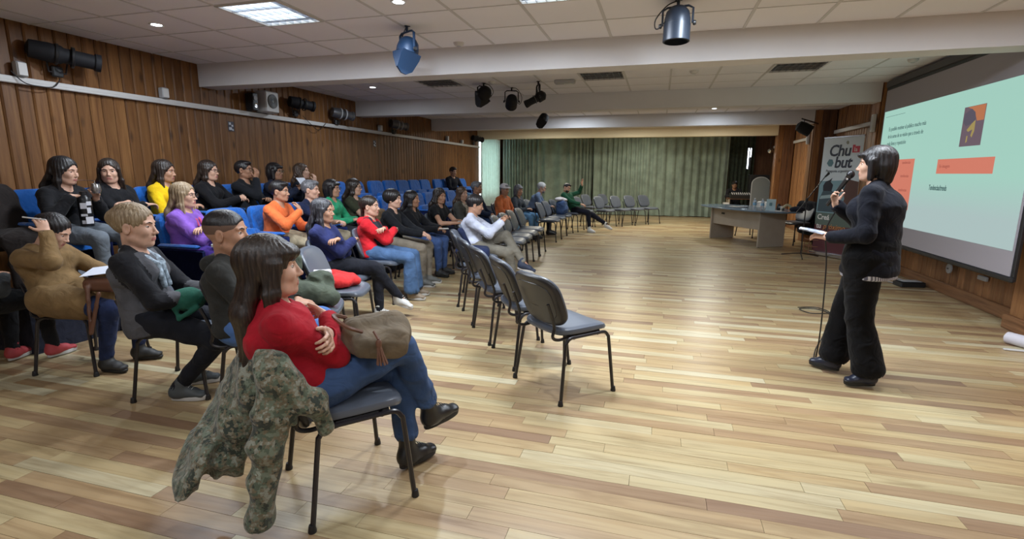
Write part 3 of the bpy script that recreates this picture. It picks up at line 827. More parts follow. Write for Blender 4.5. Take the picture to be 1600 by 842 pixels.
    if lapped:
        F = Field(lo, hi, res)
        for s in (1, -1): F.cap(hip[s]-V(.02, 0, 0), hip[s]+(Kn[s]-hip[s])*.55, .120*B, .098*B, .06)
        F.wrinkle(.006, 26, 11); np_mesh('sweater_hem', [F.mesh()], tm, P)
    if hood:
        G = Field(P3-V(.25, .25, .2), P3+V(.2, .25, .2), .01); G.sec(P3-fw*.07+lat*.07, P3-fw*.07-lat*.07, (.05, .05), (.05, .05), up, .03)
        for s in (1, -1): G.cap(P3-fw*.06+lat*.07*s, P3+fw*.06+lat*.055*s-up*.02, .036, .022, .03)
        np_mesh('hood', [G.mesh()], tm, P)
    F = Field(lo, hi, res); g = .011+wide
    F.sec(P0-V(0, 0, .03), P0+up*.07, (.155*B+g, .110*B+g), (.140*B+g, .105*B+g), lat1, .03)
    for s in (1, -1): leg(F, s, g, hem, flare, .02)
    F.wrinkle(wr*.9, 24, sum(map(ord, label)) % 991+5)
    for s in (1, -1):
        dk = (An[s]-Kn[s])/np.linalg.norm(An[s]-Kn[s]); e = Kn[s]+(An[s]-Kn[s])*hem
        F.cap(e+dk*(.008), e+dk*.12, .046+flare, .06+flare, 0, True) if False else None
        F.cap(e+dk*.012, e+dk*.14, .034+flare*.9, .036+flare, 0, True)
    np_mesh(trs[0], [F.mesh()], cm(trs, 1), P)
    # ---- shoes
    for s in (1, -1):
        sm = mat('%s_%02x%02x%02x' % (shoe[0], *[int(c*255) for c in shoe[1]]), shoe[1], .38 if shoe[0] == 'boot' else .6)
        sole = mat('sole_'+shoe[0]+('_w' if shoe[1][0] > .4 or shoe[0] == 'sneaker' else ''), (.55, .54, .52) if (shoe[0] == 'sneaker') else (.012, .012, .012), .6)
        a = An[s]; ff = {1: Fd.get(1), -1: Fd.get(-1)}[s]
        fdir = {1: extra.get('Ls') if extra else None, -1: extra.get('Rs') if extra else None}[s]
        if fdir is None:
            if a[2] > .14: shin = (a-Kn[s])/np.linalg.norm(a-Kn[s]); fdir = V(.9, .05*s, -.28)
            else: fdir = V(1, .16*s, 0)
        fdir = V(*fdir); fdir /= np.linalg.norm(fdir)
        ud = V(0, 0, 1)-fdir[2]*fdir; ud /= np.linalg.norm(ud); ld = np.cross(ud, fdir)
        G = Field(a-.26, a+.26, min(res, .009)); M = np.stack([fdir, ld, ud], 1); q = .9*sc if not male else 1.0*sc
        base = a-ud*.062*q
        G.sec(base-fdir*.030*q+ud*.014, base+fdir*.155*q+ud*.008, (.034*q, .030*q), (.040*q, .022*q), ld, .02)
        G.sec(base+ud*.035-fdir*.02, base+fdir*.09*q+ud*.025, (.036*q, .040*q), (.038*q, .030*q), ld, .03)
        shd = (Kn[s]-a)/np.linalg.norm(Kn[s]-a)
        hgt = .10 if shoe[0] == 'boot' else .045
        G.cap(a-ud*.035, a+shd*hgt, .043*q, .046*q, .03)
        G.plane(base-ud*.012, -ud)
        if shoe[0] != 'boot' or hgt: G.cap(a+shd*(hgt+.030), a+shd*.3, .034*q, .05, 0, True)
        so = np_mesh(shoe[0], [G.mesh()], [sm], P)
        K = MB(); n = 22; out = []
        for i in range(n):
            t = 2*PI*i/n; x = .062*q+.118*q*math.copysign(abs(math.cos(t))**.75, math.cos(t)); wd = (.039 if math.cos(t) > 0 else .033)*q
            out.append((x, wd*math.copysign(abs(math.sin(t))**.8, math.sin(t))))
        th = .026 if shoe[0] != 'shoe' else .016
        rr = [[Vector(base+fdir*x*(1+e)+ld*y*(1+e*2)+ud*(z-.020)) for x, y in out] for z, e in ((-.006, -.02), (0, .0), (th-.004, .02), (th, -.01))]
        K.loft(rr); K.build('sole', sole, so)
        if shoe[0] in ('sneaker', 'boot') and res <= .011:
            lc = MB()
            for i in range(5):
                c = a+fdir*(.035+.020*i)*q+ud*(.016-.0125*i)*q+ud*.0
                c = c+ud*.010
                lc.tube([c-ld*.020, c+ud*.006, c+ld*.020], .0022, 5)
            lc.build('laces', mat('lace_'+shoe[0], (.6, .6, .58) if shoe[0] == 'sneaker' else (.01, .01, .01), .7), so)
    info = dict(P=P, P0=P0, P1=P1, P2=P2, P3=P3, S=S, El=El, W=W, Hc=Hc, HD=HD, hd=hd, Kn=Kn, An=An, up=up, fw=fw, lat=lat, lo=lo, hi=hi)
    return info
def to_world(info, p):
    P = info['P']; a = P.rotation_euler[2]; c, s = math.cos(a), math.sin(a)
    return Vector((P.location[0]+c*p[0]-s*p[1], P.location[1]+s*p[0]+c*p[1], P.location[2]+p[2]))
def soft(name, build_fn, lo, hi, h, m, loc, rzd=0, wr=.004, f=30, seed=1, label=None, cat=None, parent=None, rough=None):
    F = Field(lo, hi, h); build_fn(F)
    if wr: F.wrinkle(wr, f, seed)
    o = np_mesh(name, [F.mesh()], m, parent); o.location = loc; o.rotation_euler = (0, 0, R(rzd)); tag(o, label, cat); return o
# ------------------------------------------------------------------ chairs
M_vinyl = leather('grey_vinyl', (.10, .115, .145), .32)
M_shell = mat('black_shell', (.022, .022, .025), .38)
def make_chair(lean=22):
    t = empty('stacking_chair')
    def seatbend(q): # droops at the front edge
        x, y, z = q.y, q.x, q.z
        return Vector((x+.01, y, z-.018*max(0, (x-.10)/.11)**2-.010*(1-(abs(y)/.23)**2)+.006))
    mb = MB(); slab(mb, .47, .43, [(.436, .016), (.440, .003), (.456, -.001), (.470, .004), (.478, .018), (.480, .05), (.479, .12)], seatbend, 36)
    mb.build('seat', M_vinyl, t)
    mb = MB(); slab(mb, .44, .40, [(.424, .03), (.428, .014), (.438, .012)], seatbend, 28); mb.build('seat_underside', M_shell, t)
    th = R(lean)
    def bb(q, off=0): # back pad: q.x across, q.y up, q.z thickness
        y, h, k = q.x, q.y, q.z+off
        cur = .040*(y/.23)**2
        return Vector((-.245+cur+k*math.cos(th)-(h)*math.sin(th), y, .652+h*math.cos(th)+k*math.sin(th)))
    mb = MB(); slab(mb, .47, .36, [(0, .008), (.006, 0), (.022, 0), (.034, .010), (.038, .03), (.039, .08)], bb, 40, 3.6); mb.build('backrest', M_vinyl, t)
    mb = MB(); slab(mb, .476, .366, [(-.012, .022), (-.012, .05), (-.016, .052), (-.016, .14)][::-1]+[(-.010, .008), (0, 0), (.010, 0)], lambda q: bb(q), 40, 3.6)
    mb.build('back_shell', M_shell, t)
    fr = MB(); r = .0105
    for s in (1, -1):
        fr.tube(bez([(.14, .20*s, .424), (-.10, .20*s, .420), (-.20, .20*s, .415), (-.245, .20*s, .44), (-.235, .20*s, .50), (-.25, .20*s, .56), (-.288, .20*s, .66)], 5), r, 8)
        fr.tube([(.12, .235*s, .424), (-.10, .235*s, .424)], r, 8)
    fr.tube([(.10, -.235, .42), (.10, .235, .42)], r, 8); fr.tube([(-.10, -.235, .42), (-.10, .235, .42)], r, 8)
    fr.build('frame', M_steel, t)
    for sx in (1, -1):
        for s in (1, -1):
            l = MB(); l.tube(bez([(.09*sx, .235*s, .424), (.145*sx+.01, .236*s, .422), (.175*sx+.008, .240*s, .395), (.185*sx+.008, .243*s, .35), (.222*sx, .268*s, .012)], 4), .0115, 8)
            lo = l.build('leg', M_steel, t)
            c = MB(); c.lathe([(.017, 0), (.018, .006), (.014, .03), (.0125, .034)], (.225*sx, .27*s, 0), 10); c.build('foot_cap', M_black, lo)
    return t
chair0 = make_chair(); used = [0]
def chair(x, y, a, label, group=None):
    o = chair0 if not used[0] else copy_tree(chair0); used[0] = 1
    o.location = (x, y, 0); o.rotation_euler = (0, 0, R(a)); tag(o, label, 'chair', group); return o

# fixed blue auditorium seats
M_blue = cloth('blue_upholstery', (.007, .105, .42), .7, var=.12, sheen=.3)
M_navy = cloth('navy_panel', (.012, .02, .09), .8, var=.15)
def make_blue(folded=True, parts=True):
    t = empty('auditorium_seat')
    def bb(q): h = q.y; return Vector((-.17-h*.20+q.z-.012*math.cos(q.x*9), q.x, .625+h))
    mb = MB(); slab(mb, .50, .58, [(-.03, .02), (-.02, 0), (.03, 0), (.045, .012), (.05, .05)], bb, 28, 6); mb.build('backrest', M_blue, t)
    if folded:
        def sb(q): h = q.y; return Vector((.01-h*.12+q.z, q.x, .50+h))
        mb = MB(); slab(mb, .46, .40, [(-.04, .03), (-.03, 0), (.03, 0), (.04, .02)], sb, 28, 5)
    else:
        mb = MB(); slab(mb, .46, .44, [(.38, .02), (.39, 0), (.45, 0), (.465, .02)], lambda q: Vector((q.y+.08, q.x, q.z)), 28, 5)
    mb.build('cushion', M_blue, t)
    sp = MB(); sp.rbox((.0, .268, .30), (.42, .022, .60), .008); pa = sp.build('side_panel', M_navy, t)
    ar = MB(); ar.rbox((.03, .268, .615), (.36, .055, .035), .014); ar.build('armrest', M_blue, t)
    return t
blue_f = make_blue(True); blue_o = make_blue(False); usedb = {}
def blue(x, y, z, a, label, folded=True, group=None):
    src = blue_f if folded else blue_o
    o = src if folded not in usedb else copy_tree(src); usedb[folded] = 1
    o.location = (x, y, z); o.rotation_euler = (0, 0, R(a)); tag(o, label, 'seat', group); return o
def end_side(o):
    MB().rbox((.06, -.268, .30), (.56, .03, .60), .012).build('end_panel', M_navy, o); MB().rbox((.05, -.268, .625), (.46, .06, .035), .014).build('armrest', M_blue, o)
# ------------------------------------------------------------------ chairs in the hall
G_ROW = 'empty grey chairs in the curved front row'
chair(-1.35, 1.915, 48.6, 'grey vinyl chair nearest the camera, under the woman in red')
chair(-.58, 3.35, 48, 'empty grey vinyl chair at the near end of the curved front row')
chair(-.94, 3.83, 35, 'empty grey chair second from the near end of the curved front row')
chair(-1.30, 4.325, 35, 'empty grey chair third from the near end of the curved front row')
chair(-1.62, 4.83, 31, 'empty grey chair fourth in the curved front row, mostly hidden by the three nearer ones')
chair(-1.95, 5.42, 20, 'grey chair with a navy bag on it, just before the man in the white sweater')
chair(-2.1, 6.05, 12, 'grey chair under the man in the white sweater')
chair(-3.06, 2.605, 22.7, 'dark grey chair under the blonde woman in the grey vest')
chair(-4.12, 2.72, 15, 'dark grey chair under the person in the tan sweater with a hand on the head')
chair(-2.42, 2.62, 28, 'grey chair under the young man with cropped hair, behind the woman in red')
chair(-2.5, 3.2, 26, 'grey chair holding the olive green jacket')
chair(-2.62, 3.76, 18, 'grey chair with the red cloth on its seat, beside the olive jacket')
chair(-2.95, 4.3, 8, 'grey chair under the woman with long greying hair')
chair(-3.05, 5.2, 8, 'grey chair under the woman in the red jacket and baggy jeans')
chair(-3.22, 6.0, 6, 'grey chair under the man in black with khaki trousers')
chair(-3.28, 6.65, 4, 'grey chair under the long-haired woman in black beside the man in black')
chair(-3.22, 7.45, 2, 'grey chair under the woman in the black short-sleeved top')
chair(-3.25, 8.5, 0, 'grey chair under the woman with the beige scarf')
chair(-3.3, 9.4, 0, 'grey chair under the grey-haired man in navy')
chair(-3.1, 10.4, 0, 'grey chair under the man in the orange jacket and white cap')
chair(-3.05, 11.2, 0, 'grey chair under the person in grey beside the man in orange')
chair(-2.85, 12.1, -4, 'grey chair under the bald man in the checked blue shirt')
for i, (x, y, a, l) in enumerate([(-2.12, 7.35, 6, 'first empty grey chair beyond the man in the white sweater'), (-2.16, 7.9, 4, 'second empty grey chair beyond the man in the white sweater'),
        (-2.2, 8.45, 3, 'third empty grey chair beyond the man in the white sweater'), (-2.22, 9.05, 2, 'fourth empty grey chair beyond the man in the white sweater'),
        (-2.28, 10.95, -2, 'empty grey chair nearest in the trio before the man in the green sweater'), (-2.28, 11.6, -3, 'middle empty grey chair of the trio before the man in the green sweater'),
        (-2.25, 12.25, -6, 'grey chair with the blue and white backpack beside the man in green')]):
    chair(x, y, a, l)
chair(-2.1, 13.05, -8, 'grey chair under the man in the green sweater leaning over')
chair(-1.95, 13.95, -18, 'empty grey chair just beyond the man in the green sweater, facing right')
for i, (x, y, a) in enumerate([(-1.42, 14.35, -24), (-1.02, 14.85, -28), (-.66, 15.25, -32), (-.28, 15.7, -36)]):
    chair(x, y, a, ['empty chair by the green curtain, leftmost of the four in its front row', 'empty chair by the green curtain, second from the left of its front row',
                    'empty chair by the green curtain, third from the left of its front row', 'empty chair at the right end of the row by the green curtain'][i])
chair(-1.95, 15.6, -24, 'nearer empty chair of the rear pair by the green curtain')
chair(-1.5, 16.1, -26, 'farther empty chair of the rear pair by the green curtain')
chair(2.82, 12.05, 205, 'chair behind the far end of the desk with a black coat over it')
chair(2.15, 13.15, 215, 'chair tucked behind the middle of the desk, only legs in view')

# blue seats: back row against the left wall (A) and row in front of it (B)
XA, XB, ZA, ZB = -5.17, -4.22, .38, .16
ga, gb = 'empty blue seats of the back row', 'empty blue seats of the second row'
occA = [(3.3, 'under the woman drinking mate'), (3.84, 'under the woman with straight black hair'), (4.4, 'under the woman in yellow'), (4.96, 'under the standing-tall woman with glasses in black'),
        (5.52, 'under the man with a hand on his chin'), (6.08, 'under the woman with short hair and glasses'), (6.62, 'under the curly-haired woman by the wall')]
for y, l in occA: ob = blue(XA, y, ZA, 0, 'blue auditorium seat in the back row '+l.replace('standing-tall ', ''), False)
for q_ in list(SC.objects):
    if q_.name == 'auditorium_seat.001': end_side(q_)
for i, y in enumerate([7.75, 8.3]): blue(XA, y, ZA, 0, 'empty blue seat %s of the pair right after the curly-haired woman' % ['nearer', 'farther'][i])
for i, y in enumerate([9.0, 9.55, 10.1, 10.65, 11.2]): blue(XA, y, ZA, 0, 'empty blue seat in the back-row block of five, %s from the near end' % ['first', 'second', 'third', 'fourth', 'fifth'][i])
blue(XA, 11.95, ZA, 0, 'empty blue seat just before the lone man in the back row')
blue(XA, 12.5, ZA, 0, 'blue seat under the lone man in the back row', False)
blue(XA, 13.05, ZA, 0, 'empty blue seat just beyond the lone man in the back row'); blue(XA, 13.6, ZA, 0, 'last empty blue seat at the far end of the back row')
end_side(blue(XB, 3.85, ZB, 0, 'blue seat under the blonde woman in purple, first of the second row', False))
blue(XB, 4.4, ZB, 0, 'empty blue seat between the woman in purple and the man in orange')
for y, l in [(4.95, 'the man in the orange jacket'), (5.5, 'the grey-haired man in the navy polo'), (6.05, 'the woman in the green top'), (6.6, 'the woman in olive with the handbag')]:
    blue(XB, y, ZB, 0, 'blue seat of the second row under '+l, False)
for i, y in enumerate([7.2, 7.75, 8.3, 8.85, 9.4, 9.95, 10.5]):
    blue(XB, y, ZB, 0, 'empty blue seat of the second row, %s beyond the woman in olive' % ['first', 'second', 'third', 'fourth', 'fifth', 'sixth', 'seventh'][i])

# ------------------------------------------------------------------ the audience
D_jean = (.045, .085, .19); L_jean = (.10, .19, .36)
BLK = (.010, .010, .012)
I = {}
# foreground woman in red
I['red'] = person('woman with long black hair in a red sweater, legs crossed, nearest the camera', (-1.43, 1.78), 48, ht=1.20, hs=1.04, lean=17, hy=-8, hp=-2, hair='fringe', hc='dark',
    sk='fair', top=('sweater', (.34, .008, .018)), trs=('jeans', D_jean), shoe=('boot', (.013, .013, .014)), La=(.07, -.10, .79), Ra=(.12, .13, .80), Ld=(-.1, -1, -.1), Rd=(-.35, 1, .15), Lp=(.2, .8, -1), Rp=(.25, -1, -.9),
    Ln=(1, .3, .4), Rn=(1, -.2, .4), Lf=(.44, .0, .10), Rf=(.58, .03, .26), Rk=(.6, -.02, 1.2), sc=1.05, Lk=(.5, .16, 1), res=.0085, hres=.0045, curl=(.9, .9), hem=.80, flare=.016, bare_ankle=True,
    extra={'Rs': (.93, .25, .10), 'Ls': (1, .3, 0)}, wr=.007, build=1.16)
I['buzz'] = person('young man with cropped black hair in a dark hoodie behind the woman in red', (-2.40, 2.45), 28, hs=1.12, sc=1.05, ht=1.225, lean=8, hy=-6, male=True, hair='buzz', hc='black', sk='mid', hood=True,
    top=('hoodie', (.030, .030, .028)), trs=('jeans', (.08, .17, .42)), La=(.30, .06, .66), Ra=(.30, -.06, .66), res=.011, hres=.005, Lf=(.46, .14, .09), Rf=(.40, -.1, .09), shoe=('sneaker', (.3, .3, .3)))
I['blonde'] = person('blonde woman with tied hair in a grey vest with black sleeves', (-3.08, 2.44), 27, hs=1.08, sc=1.07, ht=1.25, lean=10, hy=-2, hp=4, hair='tied', hc='blond', sk='fair',
    top=('jacket', (.014, .014, .017)), vest=(.085, .085, .095, 1), trs=('trousers', (.012, .013, .018)), La=(.30, .06, .68), Ra=(.30, -.05, .67), res=.011, hres=.005, shoe=('sneaker', (.07, .08, .085)), Lf=(.10, .14, .09), Rf=(.12, -.12, .09), hemz=.06, build=1.12, wr=.007)
I['tan'] = person('person in a tan knit sweater bent over notes with one hand on dark hair', (-4.16, 2.62), 16, ht=1.12, lean=20, hy=12, hp=30, px=(.05, 0, 0), hair='tied', hc='black', sk='fair',
    top=('sweater', (.20, .125, .055)), trs=('jeans', (.02, .03, .08)), Ra=(.03, -.12, 1.03), Rp=(1, -.5, -.6), Rd=(-.45, .15, 1), Rn=(.8, -.6, .2), La=(.34, .10, .68), res=.012, hemz=.06, lapped=True, build=1.12, slv=1,
    Lf=(.36, .15, .09), Rf=(.3, -.1, .09))
I['edge'] = person('person at the left edge in a dark grey coat and pink-red sneakers', (-4.62, 2.24), 100, ht=1.2, lean=4, hy=0, hp=5, hair='cap', hc='black', top=('coat', (.045, .048, .05)), trs=('trousers', (.012, .012, .014)),
    shoe=('sneaker', (.45, .06, .07)), build=1.15, Lf=(.36, .1, .09), Rf=(.46, -.14, .09), La=(.2, .1, .72), Ra=(.22, -.1, .70))
# row A
I['mate'] = person('woman with long black hair drinking mate, black printed sweater and grey jeans', (-5.05, 3.28), 12, z0=ZA, ht=1.15, lean=-2, hy=8, hp=8, hair='longfront', hc='black', sk='fair',
    top=('sweater', BLK), trs=('jeans', (.13, .15, .175)), Ra=(.19, -.13, .86), La=(.24, .06, .83), Rp=(-.1, -.7, -1), Lp=(-.1, .8, -1), Rd=(.55, .8, .1), Ld=(.5, -.3, .8), Rn=(-.1, -.3, 1), Ln=(.2, .8, .2), build=1.08, res=.011, hres=.0055, curl=(1.0, .6))
I['hair2'] = person('woman with straight black hair and black sweater looking at the camera', (-5.1, 3.80), 2, z0=ZA, ht=1.105, lean=10, hy=-42, hp=2, hair='longfront', hc='dark', sk='fair', top=('sweater', BLK), La=(.2, -.08, .78), Ra=(.22, .08, .75),
    Ld=(0, -1, 0), Rd=(0, 1, 0), res=.0125, hres=.0055)
I['yellow'] = person('woman with dark hair in a yellow top in the back row', (-5.12, 4.36), 14, z0=ZA, ht=1.125, lean=6, hy=8, hp=4, hair='longfront', hc='dark', sk='mid', top=('sweater', (.75, .48, .01)), La=(.25, .0, .7), Ra=(.25, -.05, .7), res=.0125, hres=.0055)
I['glass'] = person('woman with long dark hair and glasses in a black sweater, back row', (-5.12, 4.93), 14, z0=ZA, ht=1.20, lean=5, hy=2, hp=2, hair='long', hc='dark', sk='fair', top=('sweater', (.008, .008, .01)), glasses=True,
    La=(.30, .10, .78), Ra=(.31, .0, .76), Ld=(.5, -.8, 0), Rd=(.4, .8, 0), res=.0125, hres=.0055)
I['chin'] = person('man with glasses in a black jacket, hand on his chin', (-5.12, 5.48), 12, z0=ZA, ht=1.21, lean=4, hy=4, hp=-4, male=True, hair='short', hc='black', sk='tan', top=('jacket', (.01, .011, .014)), glasses=True,
    Ra=(.14, -.04, .985), Rp=(.5, -.4, -1), Rd=(.2, .1, 1), Rn=(1, -.3, 0), La=(.25, .0, .72), res=.0125, hres=.0055)
I['short'] = person('woman with short dark hair and glasses holding up a sheet of paper', (-5.12, 6.04), 10, z0=ZA, ht=1.11, lean=6, hy=0, hair='bob', hc='black', sk='tan', top=('sweater', (.015, .02, .04)), glasses=True, La=(.30, .05, .86), Ra=(.30, -.05, .84), res=.013)
I['curly'] = person('woman with wavy brown hair in the back row, chin on her fist', (-5.12, 6.60), 12, z0=ZA, ht=1.14, lean=4, hy=4, hp=-6, hair='wavy', hc='brown', sk='fair', top=('sweater', (.01, .012, .02)), Ra=(.17, -.02, .93), Rp=(.4, -.4, -1), Rd=(-.1, .2, 1), Rn=(1, -.3, 0), res=.013)
I['far'] = person('lone man in black and light blue jeans far along the back row', (-5.12, 12.45), -20, z0=ZA, ht=1.22, lean=6, hy=-10, hp=8, male=True, hair='short', hc='black', sk='mid', top=('jacket', (.012, .013, .02)), trs=('jeans', (.2, .36, .58)), shoe=('sneaker', (.6, .6, .6)), Rf=(.52, -.1, .16), res=.015, hres=.008)
# row B
I['purple'] = person('blonde woman with glasses in a purple jacket', (-4.22, 3.80), 18, z0=ZB, ht=1.165, lean=9, hy=4, hair='longfront', hc='blond', sk='fair', glasses=True, top=('jacket', (.20, .09, .42)), trs=('trousers', (.06, .03, .22)),
    La=(.14, -.08, .78), Ra=(.20, .09, .75), Ld=(0, -1, 0), Rd=(0, 1, 0), Lp=(.1, .8, -1), Rp=(.1, -1, -.9), res=.011, hres=.005, build=1.08)
I['orange'] = person('man with short black hair in an orange jacket, hand covering his mouth', (-4.20, 4.92), 10, z0=ZB, ht=1.16, lean=-3, hy=6, hp=2, male=True, hair='short', hc='black', sk='mid', top=('jacket', (.78, .17, .05)), trs=('trousers', (.33, .28, .19)),
    Ra=(.30, -.06, .86), Rp=(.3, -.8, -1), Rd=(-.55, .45, .85), Rn=(1, .1, .3), La=(.36, .04, .68), res=.011, hres=.005)
I['navy'] = person('grey-haired man in a navy polo leaning his chin on his fist, khaki trousers', (-4.20, 5.46), 10, z0=ZB, ht=1.13, lean=-4, hy=4, hp=2, male=True, hair='short', hc='grey', sk='fair', top=('polo', (.012, .018, .05)), slv=.9, trs=('trousers', (.36, .31, .22)),
    Ra=(.30, .0, .87), Rp=(.4, -.6, -1), Rd=(-.45, .2, .9), Rn=(1, 0, .3), La=(.36, .06, .68), curl=(.9, 1.2), res=.011, hres=.005)
I['green'] = person('woman with dark curly hair and glasses in a bright green top', (-4.2, 6.0), 10, z0=ZB, ht=1.15, lean=5, hy=0, hair='bob', hc='black', sk='mid', glasses=True, top=('sweater', (.03, .33, .16)), res=.0125, hres=.0055)
I['olive'] = person('woman with glasses in an olive top with a handbag on her lap', (-4.2, 6.52), 10, z0=ZB, ht=1.20, lean=5, hy=4, hp=2, hair='long', hc='dark', sk='fair', glasses=True, top=('shirt', (.045, .05, .03)), slv=.85, trs=('trousers', (.01, .012, .02)), La=(.26, -.05, .72), Ra=(.28, .1, .70), Ld=(0, -1, 0), Rd=(0, 1, 0), res=.0125, hres=.0055)
# floor rows
I['greyh'] = person('woman with long greying hair in a navy jacket and white sneakers, legs crossed', (-3.06, 4.3), 10, ht=1.2, lean=12, hy=0, hp=0, hair='longfront', hc='greyblack', sk='mid', top=('jacket', (.022, .028, .10)), trs=('trousers', (.013, .014, .02)), shoe=('sneaker', (.62, .62, .6)),
    La=(.10, -.10, .82), Ra=(.16, .12, .79), Ld=(-.1, -1, .1), Rd=(-.2, 1, .1), Lp=(.2, .8, -1), Rp=(.2, -1, -.9), Lf=(.42, .06, .09), Rf=(.60, .17, .20), Rk=(.6, .02, 1.2), Lk=(.5, .12, 1), res=.0105, hres=.005, build=1.06)
I['redj'] = person('woman with tied dark hair in a red jacket, arms crossed, wide blue jeans', (-3.12, 5.2), 14, ht=1.19, lean=8, hy=-6, hair='tied', hc='dark', sk='fair', hood=True, top=('jacket', (.62, .02, .03)), vest=(.025, .028, .04), trs=('jeans', (.075, .14, .27)), shoe=('sneaker', (.26, .2, .14)),
    La=(.13, -.11, .83), Ra=(.19, .11, .80), Ld=(-.1, -1, .1), Rd=(-.2, 1, .1), Lp=(.2, .8, -1), Rp=(.2, -1, -.9), Lf=(.42, .12, .09), Rf=(.42, -.08, .09), flare=.05, hem=.92, res=.0115, hres=.0055)
I['man'] = person('man with short dark hair in black with khaki trousers, hands joined', (-3.3, 5.98), 6, ht=1.23, lean=2, hy=0, hp=0, male=True, hair='fluffy', hc='black', sk='fair', top=('jacket', (.010, .010, .012)), trs=('trousers', (.20, .17, .13)), shoe=('sneaker', (.12, .12, .11)),
    La=(.38, .03, .68), Ra=(.38, -.04, .67), res=.0115, hres=.0055)
I['wom'] = person('woman with long black hair in black and blue jeans, beside the man in black', (-3.35, 6.62), 4, ht=1.2, lean=3, hy=0, hair='longfront', hc='black', sk='tan', top=('jacket', (.008, .008, .010)), trs=('jeans', (.05, .09, .22)), La=(.38, .03, .68), Ra=(.36, -.04, .67), res=.0125)
I['tee'] = person('woman with long wavy hair in a black short-sleeved top, writing on her lap', (-3.28, 7.42), -8, ht=1.215, lean=4, hy=-14, hp=6, hair='wavy', hc='dark', sk='mid', top=('shirt', (.010, .010, .012)), slv=.75, trs=('trousers', (.012, .015, .03)), La=(.34, .02, .72), Ra=(.34, -.10, .70), res=.0125)
I['white'] = person('man with black hair in a white sweater and cargo trousers, hands raised', (-2.18, 6.0), 14, ht=1.185, lean=6, hy=8, hp=14, male=True, hair='cap', hc='black', sk='mid', top=('sweater', (.52, .55, .66)), trs=('trousers', (.17, .155, .125)), shoe=('sneaker', (.02, .03, .06)),
    La=(.34, .02, .88), Ra=(.33, -.07, .87), Ld=(.5, -.5, .6), Rd=(.5, .5, .6), Rp=(-.1, -.6, -1), Lp=(-.1, .6, -1), Rf=(.50, -.12, .09), Lf=(.60, -.16, .37), Lk=(.5, .1, 1.6), Rk=(.5, -.1, 1), res=.0115, hres=.0055, curl=(1.1, 1.1))
I['scarf'] = person('woman with brown hair and a long beige scarf', (-3.3, 8.45), -6, ht=1.21, lean=4, hy=-16, hair='long', hc='brown', sk='fair', top=('coat', (.07, .07, .06)), res=.014, hres=.0065)
I['grey'] = person('grey-haired man in a dark navy jacket, head turned to the right', (-3.35, 9.35), 0, ht=1.29, lean=4, hy=0, male=True, hair='short', hc='grey', sk='tan', top=('jacket', (.014, .022, .05)), trs=('jeans', (.02, .04, .1)), res=.014, hres=.0065, build=1.1)
I['cap'] = person('man in an orange jacket and white cap with folded hands', (-3.15, 10.35), -12, ht=1.23, lean=-2, hy=-14, hp=8, male=True, hair='short', hc='grey', sk='tan', top=('jacket', (.55, .15, .05)), trs=('jeans', (.14, .3, .5)), res=.014, hres=.007, build=1.15)
I['helm'] = person('person with fluffy grey hair in a dark grey sweater beside the man in orange', (-3.05, 11.15), -12, ht=1.18, lean=0, hy=-16, hp=8, hair='bob', hc='grey', sk='mid', top=('sweater', (.06, .07, .085)), trs=('jeans', (.14, .3, .5)), res=.015, hres=.0075)
I['plaid'] = person('bald man with a grey beard and glasses in a blue checked shirt, leaning forward', (-2.92, 12.05), 6, ht=1.24, lean=-22, hy=-8, hp=14, male=True, hair='bald', hc='white', sk='fair', beard='grey', glasses=True, top=('shirt', (.16, .22, .34)), trs=('trousers', (.02, .025, .05)), La=(.42, .08, .68), Ra=(.42, -.06, .68), res=.015, hres=.007)
I['gsw'] = person('man in a green sweater leaning over with one hand raised', (-2.0, 13.05), -20, ht=1.22, lean=34, sway=-14, hy=-20, hp=6, hr=-20, male=True, hair='short', hc='black', sk='mid', beard='dark', glasses=True, top=('sweater', (.015, .075, .04)), trs=('trousers', (.010, .011, .02)), shoe=('sneaker', (.6, .6, .58)),
    La=(.0, .22, 1.16), Lp=(-.1, 1, -.6), Ld=(0, .1, 1), Ln=(-1, 0, .2), curl=(.15, .5), Ra=(.2, -.2, .7), Lf=(.86, .35, .10), Rf=(.45, -.15, .09), Lk=(.8, .3, 1), res=.015, hres=.0075)
I['operator'] = person('person with short black hair sitting behind the control table in the dark corner', (2.28, 17.7), -92, ht=1.25, lean=0, hp=20, hair='short', male=True, hc='black', sk='tan', top=('jacket', (.02, .02, .025)), La=(.4, .1, .8), Ra=(.4, -.1, .8), res=.018, hres=.009)
# the speaker
I['speaker'] = person('woman with a black bob in a black suit standing and speaking into a microphone', (1.43, 4.03), 150, ht=1.62, wide=.016, lean=1, hy=10, hp=2, stand=True, sc=.975, hair='bob', hc='black', sk='fair', top=('jacket', (.007, .008, .014)), trs=('trousers', (.004, .004, .005)), shoe=('boot', (.012, .016, .035)),
    Ra=(.27, -.09, 1.245), Rp=(-.2, -.8, -1), Rd=(.15, .35, 1), Rn=(1, -.5, 0), La=(.22, .18, 1.03), Lp=(-.6, .5, -1), Ld=(1, -.15, .12), Ln=(0, .5, 1), Rf=(.16, -.06, .085), Lf=(-.10, .08, .085), Rk=(1, -.1, 0), Lk=(1, .3, 0), res=.010, hres=.0048,
    hemz=.05, wr=.004, build=1.24, flare=.045, hem=.88, curl=(.5, 1.0), extra={'Rs': (1, -.05, 0), 'Ls': (.75, .65, 0)})
